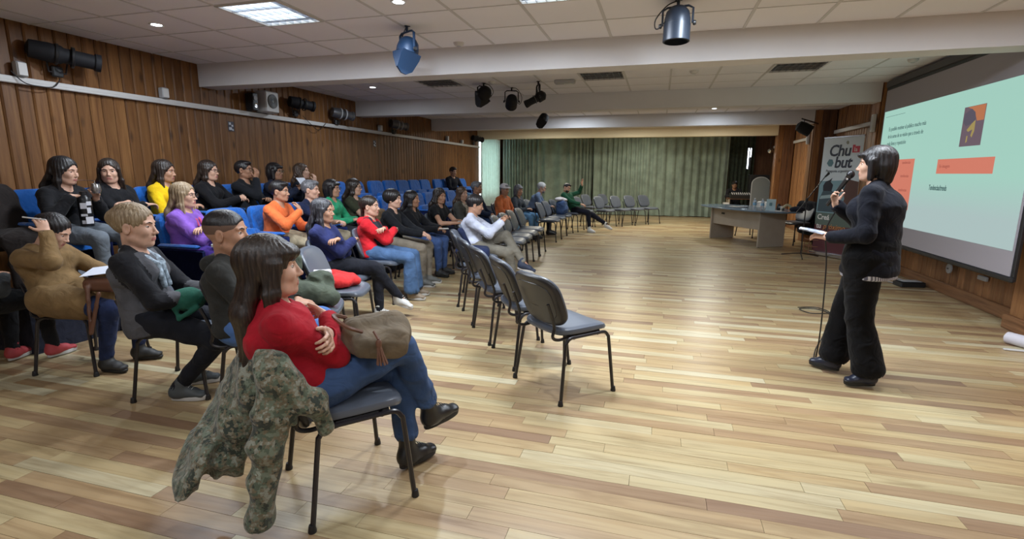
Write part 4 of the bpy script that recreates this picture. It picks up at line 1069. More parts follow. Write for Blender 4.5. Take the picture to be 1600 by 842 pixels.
# ------------------------------------------------------------------ ceiling fittings
M_led = mat('led_glow', (1, 1, 1), .4, emit=(.85, .93, 1), estr=14)
M_tube = mat('tube_glow', (1, 1, 1), .4, emit=(.80, .92, 1), estr=2.6)
M_louv = mat('louvre_metal', (.62, .64, .68), .18, .9)
M_dim = mat('dim_reflector', (.30, .27, .25), .3, .4)
names = {(-3.295, 3.965): 'lit square louvre light near the left front, the one fully in view', (-.855, 3.965): 'lit louvre light whose corner shows at the top edge near the centre', (1.585, 3.965): 'lit louvre light above the frame, over the speaker side',
         (-3.295, 7.525): 'unlit louvre light beyond the first beam, leftmost', (-.855, 7.525): 'unlit louvre light beyond the first beam, in the middle', (1.585, 7.525): 'unlit louvre light beyond the first beam, rightmost near the screen'}
def louvre(x, y, on):
    t = empty('louvre_light', (x, y, CEIL), 0, names[(x, y)], 'ceiling light')
    w_ = .585
    mb = MB()
    for s in (1, -1): mb.box((s*w_/2, 0, -.008), (.022, w_+.02, .018)); mb.box((0, s*w_/2, -.008), (w_, .022, .018))
    mb.build('frame', M_rail if on else M_grid, t, False)
    MB().box((0, 0, .046), (w_, w_, .01)).build('back_pan', M_tube if on else M_dim, t, False)
    for i in range(4):
        mb = MB(); mb.tube([(-.27, -.21+.14*i, .028), (.27, -.21+.14*i, .028)], .013, 8); mb.build('tube', M_tube if on else M_dim, t)
    for i in range(3):
        MB().box((0, -.14+.14*i, .0), (w_-.02, .006, .04)).build('louvre_blade', M_louv, t, False)
    for i in range(7):
        MB().box((-.24+.08*i, 0, .0), (.004, w_-.02, .036)).build('louvre_blade', M_louv, t, False)
for x, y, on in PANELS: louvre(x, y, on)
sl = ['small glaring ceiling spot near the left wall, before the first beam', 'small glaring ceiling spot at the top edge above the blue stage lamp', 'small bright ceiling spot beyond the first beam on the left', 'small ceiling spot glowing before the last white beam on the right']
for i, (x, y, p) in enumerate(SPOTS[:4]):
    t = empty('ceiling_spot', (x, y, CEIL), 0, sl[i], 'ceiling light')
    MB().lathe([(.042, -.004), (.062, -.010), (.066, -.004), (.066, 0)], n=20).build('trim_ring', M_rail, t)
    MB().lathe([(.0, -.0075), (.043, -.0075), (.043, -.002)], n=20).build('diffuser', M_led, t)
for x, y, l in [(-2.11, 5.32, 'round white smoke detector just before the first beam'), (.35, 7.49, 'round grey smoke detector beyond the first beam, centre right'), (2.78, 7.40, 'round smoke detector near the projection screen'), (-2.5, 7.62, 'small round detector between the stage lamps')]:
    t = empty('smoke_detector', (x, y, CEIL-.004), 0, l, 'detector'); MB().lathe([(.035, -.035), (.05, -.022), (.058, -.004), (.058, 0)], n=18).build('cover', M_rail, t); MB().lathe([(.0, -.040), (.02, -.040), (.026, -.034)], n=12).build('sensor', M_grey_plastic, t)
t = empty('emergency_light', (-1.42, 7.75, CEIL), R(2), 'small grey rectangular emergency light beside the hanging stage lamps', 'emergency light')
MB().rbox((0, 0, -.03), (.30, .12, .06), .012).build('housing', M_grey_plastic, t); MB().rbox((.05, 0, -.064), (.12, .09, .01), .004).build('lens_cover', mat('frosted', (.7, .72, .72), .3), t)

# hanging stage lamps
M_can = mat('lamp_can_black', (.012, .012, .015), .7, .0, .3)
M_can_blue = mat('lamp_can_bluish', (.018, .026, .042), .4, .2)
def stage_lamp(loc, yaw, tilt, label, kind='can', s=1.0, drop=.22, m=None):
    # loc is the fixing point on the ceiling; the can hangs DROP below in a yoke; tilt 0 = pointing straight down
    m = m or M_can
    t = empty('stage_lamp', loc, R(yaw), label, 'stage light')
    y_ = MB(); wY = .125*s
    y_.tube([(0, 0, .0), (0, 0, -.05)], .012, 8); y_.box((0, 0, -.004), (.05, .05, .008))
    y_.tube([(0, -wY, -drop), (0, -wY, -.075), (0, -wY*.7, -.055), (0, wY*.7, -.055), (0, wY, -.075), (0, wY, -drop)], .0085, 6, flat=1.6)
    yo = y_.build('yoke', m, t)
    rt = Matrix.Rotation(R(tilt), 3, 'Y'); c = (0, 0, -drop)
    b = MB()
    if kind == 'can': b.lathe([(.02*s, .15*s), (.06*s, .14*s), (.095*s, .10*s), (.108*s, .04*s), (.108*s, .0), (.112*s, -.002), (.112*s, -.14*s), (.10*s, -.145*s), (.10*s, -.06*s), (.0, -.05*s)], c, 24, rt)
    elif kind == 'wedge':
        b.lathe([(.03*s, .13*s), (.07*s, .12*s), (.10*s, .08*s), (.112*s, .02*s), (.112*s, -.03*s)], c, 24, rt)
        b.loft([[Vector((x*s*a_, y*s*b_, z*s)) for x, y in ((-.1, -.1), (.1, -.1), (.1, .1), (-.1, .1))] for a_, b_, z in ((1.05, 1.05, -.03), (1.1, .75, -.08), (.9, .14, -.19), (.3, .10, -.235))], c, rt)
    elif kind == 'cone': b.lathe([(.03*s, .12*s), (.07*s, .10*s), (.085*s, .05*s), (.09*s, -.05*s), (.115*s, -.10*s), (.115*s, -.12*s), (.10*s, -.12*s), (.07*s, -.04*s), (0, -.03*s)], c, 22, rt)
    else: b.lathe([(.03*s, .14*s), (.08*s, .10*s), (.085*s, .0), (.06*s, -.02*s), (.055*s, -.16*s), (.062*s, -.20*s), (.062*s, -.24*s), (.05*s, -.24*s), (.05*s, -.22*s), (0, -.21*s)], c, 18, rt)
    b.build('can', m, t)
    l = MB(); l.lathe([(0, -.052*s), (.085*s, -.058*s), (.085*s, -.064*s), (0, -.070*s)], c, 18, rt) if kind == 'can' else l.lathe([(0, -.05*s), (.075*s, -.06*s), (0, -.075*s)], c, 16, rt)
    l.build('lens', mat('lamp_lens', (.45, .46, .45), .12, .3), t)
    for sy in (1, -1): MB().lathe([(.016, 0), (.02, .008), (.016, .022)], (0, sy*(wY+.004)-(.0 if sy > 0 else .022)*0, -drop), 10, Matrix.Rotation(-sy*PI/2, 3, 'X')).build('knob', M_black, t)
    mb = MB(); bw = .11*s
    if kind in ('can', 'cone'):
        for k in range(4):
            mm = rt @ Matrix.Rotation(k*PI/2, 3, 'Z')
            if k % 2 == 0 and kind == 'cone':
                d = MB(); d.box((bw*1.02, 0, -.16*s), (.004, .15*s, .10*s)); v = [mm @ Vector(q)+Vector(c) for q in d.v]; d.v = [tuple(q) for q in v]; d.build('barn_door', m, t, False)
    cb = MB(); cb.tube(bez([(0, 0, -.01), (.03, .10*s, -.03), (.02, .19*s, -drop*.7), (-.05, .15*s, -drop-.03), Vector(c)+rt @ Vector((-.05*s, 0, .12*s))], 6), .005, 6); cb.build('cable', M_black, t)
    return t
stage_lamp((.06, 4.50, CEIL), 80, 3, 'big blue-grey stage lamp hanging at the top centre right', 'can', .92, .185, M_can_blue)
stage_lamp((-2.35, 4.62, CEIL), 60, 14, 'dark blue stage lamp hanging near the glaring spot', 'wedge', .92, .22, mat('lamp_can_blue', (.008, .028, .07), .45, .2))  # the blue sits in the can's base colour
stage_lamp((-2.66, 7.7, CEIL), -30, 48, 'leftmost black lamp of the hanging trio beyond the first beam', 'wedge', .95, .17)
stage_lamp((-2.36, 8.2, CEIL), -70, 62, 'middle lamp of the hanging trio, its round lens facing the room', 'can', .85, .22)
stage_lamp((-1.82, 7.75, CEIL), 25, 62, 'rightmost lamp of the hanging trio, long with a clear nose', 'long', .9, .24)
stage_lamp((-2.55, 11.4, CEIL), 20, 30, 'small black stage lamp hanging beyond the second beam', 'wedge', .95, .17)
tr = empty('stage_lamp', (3.0, 12.2, 2.50), R(-25), 'black lamp on a pipe below the beam above the banner', 'stage light')
MB().tube([(.0, -1.1, 0), (0, .0, .01), (0, .45, .012)], .014, 8).build('pipe', M_steel, tr)
MB().lathe([(.03, .14), (.09, .11), (.11, .02), (.11, -.14), (.10, -.14), (.10, -.05), (0, -.04)], (.0, -.9, -.16), 20, Matrix.Rotation(R(-60), 3, 'Y') @ Matrix.Rotation(R(20), 3, 'X')).build('can', M_can, tr)
MB().tube([(0, -.9, .0), (0, -.9, -.10)], .01, 6).build('bracket', M_steel, tr)

# lamps and boxes standing on the left duct
def wall_lamp(y, z, label, s=1.0, yaw=0, m=None, L=.42):
    t = empty('theatre_lamp', (XL+.03, y, z), R(yaw), label, 'stage light')
    m = m or M_can
    MB().rbox((.03, 0, -.12), (.05, .10, .10), .01).build('bracket', M_black, t)
    MB().tube([(.06, -.10*s, .0), (.04, -.08*s, -.13), (.04, .08*s, -.13), (.06, .10*s, .0)], .009, 6).build('yoke', M_steel, t)
    rot = Matrix.Rotation(R(62), 3, 'Z') @ Matrix.Rotation(R(97), 3, 'Y')
    b = MB(); b.lathe([(.03*s, -L*.5), (.085*s, -L*.46), (.095*s, -L*.2), (.09*s, -.02), (.075*s, 0), (.075*s, L*.42), (.088*s, L*.44), (.088*s, L*.52), (.07*s, L*.52), (.07*s, L*.3), (0, L*.28)], (.16*s, 0, .02), 20, rot)
    b.build('barrel', m, t)
    MB().lathe([(0, L*.30), (.068*s, L*.34), (0, L*.37)], (.16*s, 0, .02), 16, rot).build('lens', mat('lamp_lens', (.45, .46, .45), .12, .3), t)
    for k in (-.12, .10): MB().lathe([(.098*s, k*L), (.104*s, k*L+.004), (.104*s, k*L+.022), (.098*s, k*L+.026)], (.16*s, 0, .02), 20, rot, caps=False).build('band', M_grey_plastic if m is not M_can else M_black, t)
    return t
M_can_grey = mat('lamp_can_grey', (.16, .16, .17), .35, .6)
wall_lamp(3.80, 2.52, 'long black theatre lamp high on the left wall near the camera', .95, 0, None, .54)
wall_lamp(7.22, 2.50, 'black theatre lamp next to the white fan box on the left wall', .95, 0, None, .40)
wall_lamp(8.32, 2.46, 'grey metallic theatre lamp on the left wall with a chrome nose', .95, 0, M_can_grey, .42)
wall_lamp(10.4, 2.45, 'grey theatre lamp farther along the left wall', 1.0, 0, M_can_grey, .42)
wall_lamp(15.5, 2.48, 'black theatre lamp at the far end of the left wall', .95, 0, None, .42)
for y, h, l in [(3.50, .13, 'grey junction box on the left wall near the frame edge'), (4.93, .12, 'grey junction box on the left wall below the ceiling spot'), (9.85, .12, 'narrow grey box beside the far grey theatre lamp'), (13.4, .14, 'pale box on the duct far along the left wall'), (14.5, .10, 'small white box near the end of the left duct')]:
    t = empty('junction_box', (XL+.055, y, 2.30+h/2+.003), 0, l, 'electrical box'); MB().rbox((0, 0, 0), (.07, .085, h), .008).build('box', M_grey_plastic, t); MB().rbox((.037, 0, 0), (.006, .07, h*.86), .002).build('cover', M_rail, t)
t = empty('fan_unit', (XL+.11, 6.55, 2.46), 0, 'square white box with a round grille on the left duct', 'speaker box')
MB().rbox((0, 0, 0), (.20, .27, .30), .015).build('cabinet', M_rail, t)
MB().lathe([(.10, 0), (.10, .008), (.088, .012), (.05, .006), (0, .008)], (.10, 0, .01), 24, Matrix.Rotation(PI/2, 3, 'Y')).build('grille', mat('grille_grey', (.12, .13, .14), .5), t)
for k in range(4): MB().lathe([(.085-.02*k, .012), (.088-.02*k, .016), (.091-.02*k, .012)], (.10, 0, .01), 24, Matrix.Rotation(PI/2, 3, 'Y'), caps=False).build('grille_ring', M_grey_plastic, t)
t = empty('small_speaker', (XL+.10, 6.26, 2.43), 0, 'narrow black speaker standing left of the white box on the duct', 'speaker box')
MB().rbox((0, 0, 0), (.14, .10, .24), .01).build('cabinet', M_black, t)
for z in (.05, -.05): MB().lathe([(.034, 0), (.034, .006), (.02, .002), (0, .006)], (.07, 0, z), 16, Matrix.Rotation(PI/2, 3, 'Y')).build('cone', M_chrome if z < 0 else M_grey_plastic, t)
for y, z, l in [(5.95, 2.07, 'small black and white printed sticker on the left wall boards'), (9.7, 2.04, 'second small printed sticker farther along the left wall')]:
    t = empty('wall_sticker', (XL+.0, y, z), 0, l, 'sticker'); MB().box((0, 0, 0), (.003, .10, .13)).build('sheet', mat('sticker_dark', (.05, .05, .07), .5), t, False)
    for (a, b, c, d) in ((-.02, .035, .035, .03), (.02, .01, .03, .025), (-.015, -.03, .05, .035), (.025, -.045, .025, .02)): MB().box((.0025, a, b), (.001, c, d)).build('print', mat('sticker_light', (.55, .55, .6), .5), t, False)
def cable(name, pts, r, label, m=None, cat='cable'):
    o = MB().tube(bez(pts, 7), r, 6).build(name, m or M_black); tag(o, label, cat); return o
cable('loose_cable', [(XL+.06, 3.42, 2.34), (XL+.085, 3.5, 2.25), (XL+.09, 3.62, 2.235), (XL+.085, 3.74, 2.25), (XL+.06, 3.82, 2.33)], .005, 'black cable drooping over the white duct near the left edge')
cable('loose_cable', [(XL+.06, 7.4, 2.36), (XL+.09, 7.55, 2.24), (XL+.09, 7.75, 2.16), (XL+.07, 8.0, 2.3)], .005, 'black cable hanging from the duct between two theatre lamps')

# ------------------------------------------------------------------ right wall: screen, banner, boxes
SX = 3.05; SY0, SY1, SZ0, SZ1 = 5.50, 8.77, .575, 2.63
scr = empty('projection_screen', (SX, 0, 0), 0, 'wide wall-hung projection screen with a pale green slide', 'projection screen')
MB().rbox((.01, (SY0+SY1)/2, (SZ0+SZ1)/2), (.03, SY1-SY0+.08, SZ1-SZ0+.09), .006).build('border', M_black, scr)
M_scr = mat('screen_cloth', (.36, .34, .38), .85)
MB().box((-.008, (SY0+SY1)/2, (SZ0+SZ1)/2), (.008, SY1-SY0, SZ1-SZ0)).build('cloth', M_scr, scr, False)
MB().rbox((-.002, (SY0+SY1)/2, SZ0-.028), (.04, SY1-SY0+.10, .05), .012).build('bottom_bar', M_black, scr)
MB().rbox((.05, (SY0+SY1)/2, SZ1+.09), (.12, SY1-SY0+.16, .11), .02).build('roller_case', mat('screen_case', (.07, .065, .07), .5), scr)
for y in (SY0+.1, SY1-.1): MB().box((.25, y, SZ1+.09), (.4, .03, .04)).build('bracket', M_steel, scr, False)
def emis(name, col, k=1.0):
    return mat(name, (.02, .02, .02), .6, spec=.1, emit=col, estr=k)
M_slide = emis('slide_green', (.40, .68, .57), 1.0)
_at = coords(M_slide); _g = nd(M_slide, 'ShaderNodeSeparateXYZ'); lk(M_slide, _at, _g.inputs[0])
_m = nd(M_slide, 'ShaderNodeMapRange'); _m.inputs[1].default_value = 1.05; _m.inputs[2].default_value = 1.45; lk(M_slide, _g.outputs[2], _m.inputs[0])
lk(M_slide, mixc(M_slide, _m.outputs[0], (.43, .56, .55), (.385, .66, .56)), bsdf(M_slide).inputs['Emission Color'])
MB().box((-.0145, (SY0+.02+SY1-.03)/2, (.80+2.335)/2), (.003, SY1-SY0-.05, 2.335-.80)).build('slide', M_slide, scr, False)
def srect(y0, y1, z0, z1, m, name='slide_block'): MB().box((-.0170, (y0+y1)/2, (z0+z1)/2), (.002, abs(y1-y0), z1-z0)).build(name, m, scr, False)
M_coral = emis('slide_coral', (.80, .245, .165), .85); M_ink = emis('slide_ink', (.10, .20, .19), .8)
srect(7.05, 6.0, 1.475, 1.635, M_coral)
srect(8.5, 7.62, 1.02, 1.66, M_coral)
srect(8.68, 8.08, 2.255, 2.259, M_ink, 'slide_line')
M_im = emis('slide_photo_dark', (.17, .12, .15), .9); M_imo = emis('slide_photo_orange', (.55, .20, .09), .9); M_imy = emis('slide_photo_ochre', (.42, .32, .11), .9); M_imk = emis('slide_photo_shadow', (.13, .11, .15), .8)
srect(6.66, 6.28, 1.755, 2.155, M_im, 'picture')
def blob(pts, m, name, x=-.0185):
    o = MB(); a = [Vector((x, y, z)) for y, z in pts]; b = [Vector((x-.001, y, z)) for y, z in pts]; o.loft([a, b]); o.build(name, m, scr, False)
blob([(6.60, 2.152), (6.285, 2.152), (6.285, 2.00), (6.40, 2.00), (6.44, 2.06), (6.50, 2.12)], M_imo, 'picture_background')
blob([(6.47, 1.99), (6.425, 2.01), (6.42, 1.90), (6.45, 1.84), (6.475, 1.86), (6.455, 1.92), (6.53, 1.90), (6.56, 1.92), (6.52, 1.95)], M_imy, 'picture_figure')
blob([(6.545, 1.86), (6.525, 1.86), (6.525, 1.80), (6.55, 1.79)], M_imy, 'picture_figure')
blob([(6.63, 2.09), (6.52, 2.13), (6.45, 2.09), (6.42, 2.02), (6.47, 1.985), (6.58, 1.96), (6.64, 2.0)], M_imk, 'picture_shape', -.0200)
TR = (PI/2, 0, -PI/2)
for i, l in enumerate(['Es posible motivar al público mucho más', 'de la suma de su visión que a través de', 'cada línea y repetición']):
    text('slide_text', l, .075, M_ink, scr, (-.0185, 8.52, 2.055-.098*i), TR, sx=.86)
text('slide_text', 'Tendencias/trends', .085, M_ink, scr, (-.0185, 7.16, 1.29), TR, sx=.62, offset=.0015)
for z in (1.60, 1.43, 1.25): text('slide_text', 'tendencias', .055, emis('slide_red_ink', (.52, .14, .10), .8), scr, (-.0195, 7.95, z), TR)
text('slide_text', 'En imagen', .055, emis('slide_red_ink', (.52, .14, .10), .8), scr, (-.0195, 7.0, 1.54), TR)

# roll-up banner
bn = empty('roll_up_banner', (3.00, 10.26, 0), R(-60), 'tall white roll-up banner with the Chubut lettering beside the right wall', 'banner')
# local frame: x along the banner width, facing -y
bw_, bh = .80, 2.02
MB().rbox((0, .02, .045), (.86, .16, .08), .015).build('base', M_chrome, bn)
M_ban = mat('banner_white', (.66, .76, .84), .5)
MB().box((0, 0, .08+bh/2), (bw_, .004, bh)).build('sheet', M_ban, bn, False)
MB().rbox((0, 0, .08+bh), (bw_+.02, .02, .03), .006).build('top_rail', M_chrome, bn)
MB().tube([(0, .05, .05), (0, .02, 2.1)], .012, 8).build('support_pole', M_chrome, bn)
def bpoly(pts, m, name, d=0.0):
    o = MB(); o.loft([[Vector((x, -.0045-d, z)) for x, z in pts], [Vector((x, -.003-d, z)) for x, z in pts]]); return o.build(name, m, bn, False)
M_logo = mat('logo_dark', (.03, .04, .07), .5); M_teal = mat('banner_teal', (.10, .22, .26), .5)
text('banner_lettering', 'Chu', .27, M_logo, bn, (-.27, -.0046, 1.78), (PI/2, 0, 0), shear=.12, offset=.006, spacing=.95)
text('banner_lettering', 'but', .27, M_logo, bn, (-.13, -.0046, 1.58), (PI/2, 0, 0), shear=.12, offset=.006, spacing=.95)
text('banner_lettering', 'Patagonia argentina', .062, M_logo, bn, (-.29, -.0046, 1.50), (PI/2, 0, 0), spacing=1.0)
text('banner_lettering', 'la', .10, mat('banner_white_ink', (.85, .85, .85), .5), bn, (.235, -.0066, 1.845), (PI/2, 0, 0))
bpoly([(.20, 1.825), (.34, 1.825), (.34, 1.93), (.25, 1.93), (.25, 1.955), (.20, 1.955)], mat('banner_red', (.55, .05, .08), .5), 'red_emblem')
bpoly([(-.29, 1.655), (-.24, 1.60), (-.18, 1.60), (-.15, 1.66), (-.18, 1.72), (-.25, 1.725)], M_teal, 'teal_emblem')
bpoly([(.06, 2.00), (.08, 2.03), (.11, 2.02), (.12, 1.98), (.09, 1.965)], mat('banner_olive', (.3, .32, .25), .5), 'small_emblem')
bpoly([(-.4, .78), (.4, .78), (.4, 1.22), (.1, 1.36), (-.4, 1.34)], mat('banner_sky', (.22, .38, .46), .5), 'photo_sky')
bpoly([(-.38, .80), (.0, .80), (.02, .98), (-.03, 1.12), (-.12, 1.18), (-.30, 1.17), (-.37, 1.02)], mat('banner_slate', (.06, .10, .13), .5), 'photo_person', .001)
bpoly([(-.30, 1.17), (-.12, 1.17), (-.10, 1.28), (-.16, 1.33), (-.13, 1.40), (-.19, 1.36), (-.27, 1.33), (-.31, 1.26)], mat('banner_night', (.015, .015, .03), .5), 'photo_hat', .002)
bpoly([(-.36, 1.02), (-.03, 1.06), (-.05, 1.12), (-.33, 1.08)], mat('banner_pale', (.35, .48, .52), .5), 'photo_stripe', .002)
bpoly([(.10, .80), (.40, .80), (.40, 1.34), (.20, 1.38), (.12, 1.20), (.16, 1.05)], mat('banner_brown', (.12, .06, .05), .5), 'photo_second_person', .001)
bpoly([(-.4, .56), (.4, .56), (.4, .78), (-.4, .78)], mat('banner_green', (.12, .17, .15), .5), 'photo_ground')
bpoly([(-.4, .08), (.4, .08), (.4, .56), (-.4, .56)], mat('banner_maroon', (.12, .035, .045), .5), 'photo_foot')
wi = mat('banner_white_ink', (.85, .85, .85), .5)
text('banner_lettering', 'Creá', .13, wi, bn, (-.36, -.0056, .66), (PI/2, 0, 0), offset=.003); text('banner_lettering', 'tu', .13, wi, bn, (-.36, -.0056, .50), (PI/2, 0, 0), offset=.003)
text('banner_lettering', 'próximo', .13, mat('banner_ochre', (.65, .32, .10), .5), bn, (-.21, -.0056, .50), (PI/2, 0, 0), shear=.25); text('banner_lettering', 'recuerdo', .13, wi, bn, (-.36, -.0056, .35), (PI/2, 0, 0), offset=.003)

# microphone on stand near the desk
ms_ = empty('microphone_stand', (2.5, 10.12, 0), R(10), 'black boom microphone stand on its tripod in front of the desk', 'microphone stand')
MB().tube([(0, 0, .05), (0, 0, 1.02)], .011, 8).build('pole', M_steel, ms_)
for k in range(3):
    a_ = 2*PI*k/3+.2; MB().tube([(0, 0, .075), (.34*math.cos(a_), .34*math.sin(a_), .012)], .009, 6).build('leg', M_steel, ms_)
MB().tube([(-.16, 0, .78), (0, 0, 1.02), (.26, 0, 1.42)], .008, 6).build('boom', M_steel, ms_)
MB().lathe([(.02, -.03), (.024, 0), (.02, .03)], (0, 0, 1.02), 12).build('clutch', M_black, ms_)
MB().tube([(.26, 0, 1.42), (.30, 0, 1.46)], [.013, .02], 8).ell((.31, 0, 1.475), (.022, .022, .024), 12, 8).build('microphone', M_black, ms_)

# basket beside the banner
bk = empty('wire_basket', (2.86, 10.62, 0), R(5), 'low wire and wood basket on the floor below the banner', 'basket')
M_bk = mat('basket_wood', (.30, .14, .08), .6)
for z in (.04, .15, .27):
    MB().tube([(-.16, -.12, z), (.16, -.12, z), (.16, .12, z), (-.16, .12, z), (-.16, -.12, z)], .007, 6).build('hoop', M_bk, bk)
for x, y in ((-.16, -.12), (.16, -.12), (.16, .12), (-.16, .12), (0, -.12), (0, .12)): MB().tube([(x, y, .006), (x, y, .30)], .006, 6).build('upright', M_bk, bk)

# floor box with cables by the skirting, socket, roll at the right edge
fb = empty('floor_box', (3.27, 7.85, 0), R(8), 'flat black equipment box on the floor under the screen', 'equipment box')
MB().rbox((0, 0, .035), (.30, .20, .07), .01).build('case', M_black, fb); MB().rbox((0, 0, .074), (.24, .14, .008), .003).build('lid', M_grey_plastic, fb)
cable('floor_cable', [(3.15, 8.0, .012), (2.9, 8.4, .01), (3.1, 8.75, .01), (3.35, 8.3, .012), (3.2, 7.9, .05)], .007, 'grey cable looping beside the black box under the screen', M_grey_plastic)
cable('microphone_cable', [(1.55, 6.15, .01), (1.75, 6.2, .01), (1.82, 6.0, .01), (1.62, 5.92, .01), (1.55, 6.08, .012), (1.72, 6.12, .012), (1.8, 5.9, .01), (1.6, 5.3, .01), (1.36, 4.7, .01), (1.27, 4.42, .012), (1.25, 4.30, .06), (1.24, 4.24, .35), (1.22, 4.22, .8), (1.18, 4.18, 1.05), (1.2, 4.10, 1.2)], .005, 'thin black microphone cable coiled on the floor beside the speaker')
so = empty('wall_socket', (XR-.04, 7.35, .34), 0, 'round pale socket on the boards under the screen', 'socket')
MB().lathe([(.06, 0), (.06, .015), (.045, .022), (0, .018)], (0, 0, 0), 18, Matrix.Rotation(-PI/2, 3, 'Y')).build('plate', M_grey_plastic, so); MB().box((-.024, 0, .0), (.004, .03, .012)).build('slot', M_black, so, False)
o = MB().rbox((XR-.02, 6.72, .345), (.03, .16, .05), .006).build('cable_box', M_grey_plastic); tag(o, 'small flat pale box on the boards right of the round socket', 'electrical box')
rl = empty('paper_roll', (3.13, 5.18, .055), R(-60), 'white wrapped roll lying at the right edge by the skirting', 'roll')
MB().tube([(-.2, 0, 0), (.2, 0, 0)], .052, 16).build('paper', mat('roll_white', (.62, .6, .66), .6), rl); MB().tube([(-.215, 0, 0), (-.2, 0, 0)], .03, 12).build('core', M_rail, rl)
o = MB().rbox((3.02, 5.12, .008), (.26, .03, .014), .004, rz(R(-6))).build('white_stick', M_rail); tag(o, 'thin white stick on the floor in front of the roll', 'stick')
for z, y, l in [(2.23, 13.0, 'small pale box on the wooden column above the desk corner'), (2.22, 9.42, 'tall pale box on the column just left of the screen')]:
    t = empty('junction_box', (3.06-.03, y-.28 if y > 10 else 9.12, z), 0, l, 'electrical box'); MB().rbox((0, 0, 0), (.05, .07, .26), .006).build('box', M_rail, t); MB().rbox((-.027, 0, 0), (.005, .05, .2), .002).build('cover', M_grey_plastic, t)

# ------------------------------------------------------------------ desk and what is on it
DX = R(120)
dk = empty('desk', (1.83, 12.0, 0), DX, 'long desk with a bluish boat-shaped top and beige panels', 'desk')
M_beige = mat('desk_beige', (.40, .35, .29), .55); lk(M_beige, ramp(M_beige, noise(M_beige, coords(M_beige), 4, 3), [(.3, (.38, .33, .27)), (.7, (.42, .37, .31))]), bsdf(M_beige).inputs['Base Color'])
M_desk = mat('desk_top', (.13, .19, .25), .16)
dl = 2.6; top = MB(); ring = []
for k in range(56):
    t_ = 2*PI*k/56; c_, s_ = math.cos(t_), math.sin(t_); x = dl/2*math.copysign(abs(c_)**.5, c_); ring.append((x, (.58-.16*(abs(x)/(dl/2))**2)*math.copysign(abs(s_)**.5, s_)))
top.loft([[Vector((x*.995, y*.99, .722)) for x, y in ring], [Vector((x, y, .730)) for x, y in ring], [Vector((x, y, .742)) for x, y in ring], [Vector((x*.995, y*.99, .75)) for x, y in ring]]); top.build('desk_top', M_desk, dk)
for x in (-.78, .78):
    p = MB().rbox((x, 0, .355), (.035, .62, .70), .004).build('end_panel', M_beige, dk)
    for y in (-.27, .27): MB().lathe([(.016, 0), (.016, .008)], (x, y, 0), 10).build('glide', M_black, p)
MB().rbox((0, .255, .53), (1.53, .02, .36), .003).build('modesty_panel', M_beige, dk)
MB().rbox((-.76, .2, .705), (.06, .05, .03), .004).rbox((-.76, -.2, .705), (.06, .05, .03), .004).build('top_bracket', M_black, dk)
MB().rbox((.42, .268, .60), (.11, .008, .04), .003).build('cable_port', M_black, dk)
def desk_pt(x, y, z=.751): return Vector((1.83+x*math.cos(DX)-y*math.sin(DX), 12.0+x*math.sin(DX)+y*math.cos(DX), z))
o = slab(MB(), .42, .30, [(0, .004), (.002, 0), (.012, 0), (.014, .004)], None, 24).build('folder', mat('folder_navy', (.02, .028, .045), .4)); o.location = desk_pt(.17, .10); o.rotation_euler = (0, 0, DX+.2); tag(o, 'flat dark folder lying on the left part of the desk top', 'folder')
M_pet = mat('clear_plastic', (.8, .88, .95), .12); bsdf(M_pet).inputs['Transmission Weight'].default_value = .75; bsdf(M_pet).inputs['IOR'].default_value = 1.2
for x, l in ((-.35, 'left one of the two water bottles on the desk'), (-.58, 'right one of the two water bottles, beside the sign card')):
    t = empty('water_bottle', desk_pt(x, .10), 0, l, 'bottle')
    MB().lathe([(.028, 0), (.034, .006), (.033, .07), (.035, .10), (.035, .14), (.030, .165), (.014, .19), (.013, .20)], n=18).build('bottle_body', M_pet, t)
    MB().lathe([(.0155, .198), (.0155, .218), (.013, .22)], n=14).build('cap', M_rail, t)
    MB().lathe([(.0356, .075), (.0362, .078), (.0362, .125), (.0356, .128)], n=18, caps=False).build('paper_label', mat('bottle_label', (.25, .45, .62), .5), t)
t = empty('sign_card', desk_pt(-.93, .20), R(-25), 'pale blue upright card with a small emblem at the near end of the desk', 'sign card')
MB().rbox((0, 0, .115), (.17, .006, .225), .002, rx(R(-6))).build('card', mat('card_blue', (.42, .58, .64), .5), t); MB().rbox((0, -.016, .13), (.05, .004, .06), .001, rx(R(-6))).build('emblem', M_teal, t)
MB().rbox((0, .02, .004), (.15, .09, .006), .002).build('foot', M_grey_plastic, t)
t = empty('coffee_cup', desk_pt(-.98, -.02), 0, 'white cup behind the sign card on the desk', 'cup'); MB().lathe([(.022, 0), (.033, .09), (.034, .092), (.030, .088), (.02, .008)], n=18).build('cup_body', M_rail, t); MB().tube(bez([(.03, 0, .07), (.052, 0, .06), (.05, 0, .03), (.027, 0, .025)], 4), .004, 6).build('handle', M_rail, t)
t = empty('speaker_puck', desk_pt(-.86, -.05), 0, 'small black camera-like device standing behind the sign card', 'device'); MB().lathe([(.03, 0), (.04, .02), (.04, .09), (.02, .13)], n=16).build('device_body', M_black, t); MB().lathe([(.0, 0), (.018, 0), (.018, .01)], (0, -.04, .07), 12, rx(PI/2)).build('lens', M_pet, t)
o = MB().box((0, 0, .002), (.30, .21, .004)).build('paper_sheets', M_rail, None, False); o.location = desk_pt(-1.0, .12); o.rotation_euler = (0, 0, DX+.1); tag(o, 'white sheets lying at the near end of the desk', 'paper')
t = empty('headphones', desk_pt(-1.08, -.05, .75), R(20), 'cream arched headband with dark cups on the right end of the desk', 'headphones')
MB().tube([(.09*math.cos(a), 0, .02+.10*math.sin(a)) for a in np.linspace(0, PI, 16)], .016, 8, flat=1.4).build('headband', mat('cream_arch', (.62, .56, .36), .5), t)
for s in (1, -1): MB().ell((.085*s, 0, .035), (.025, .04, .035), 12, 8).build('ear_cup', M_black, t)
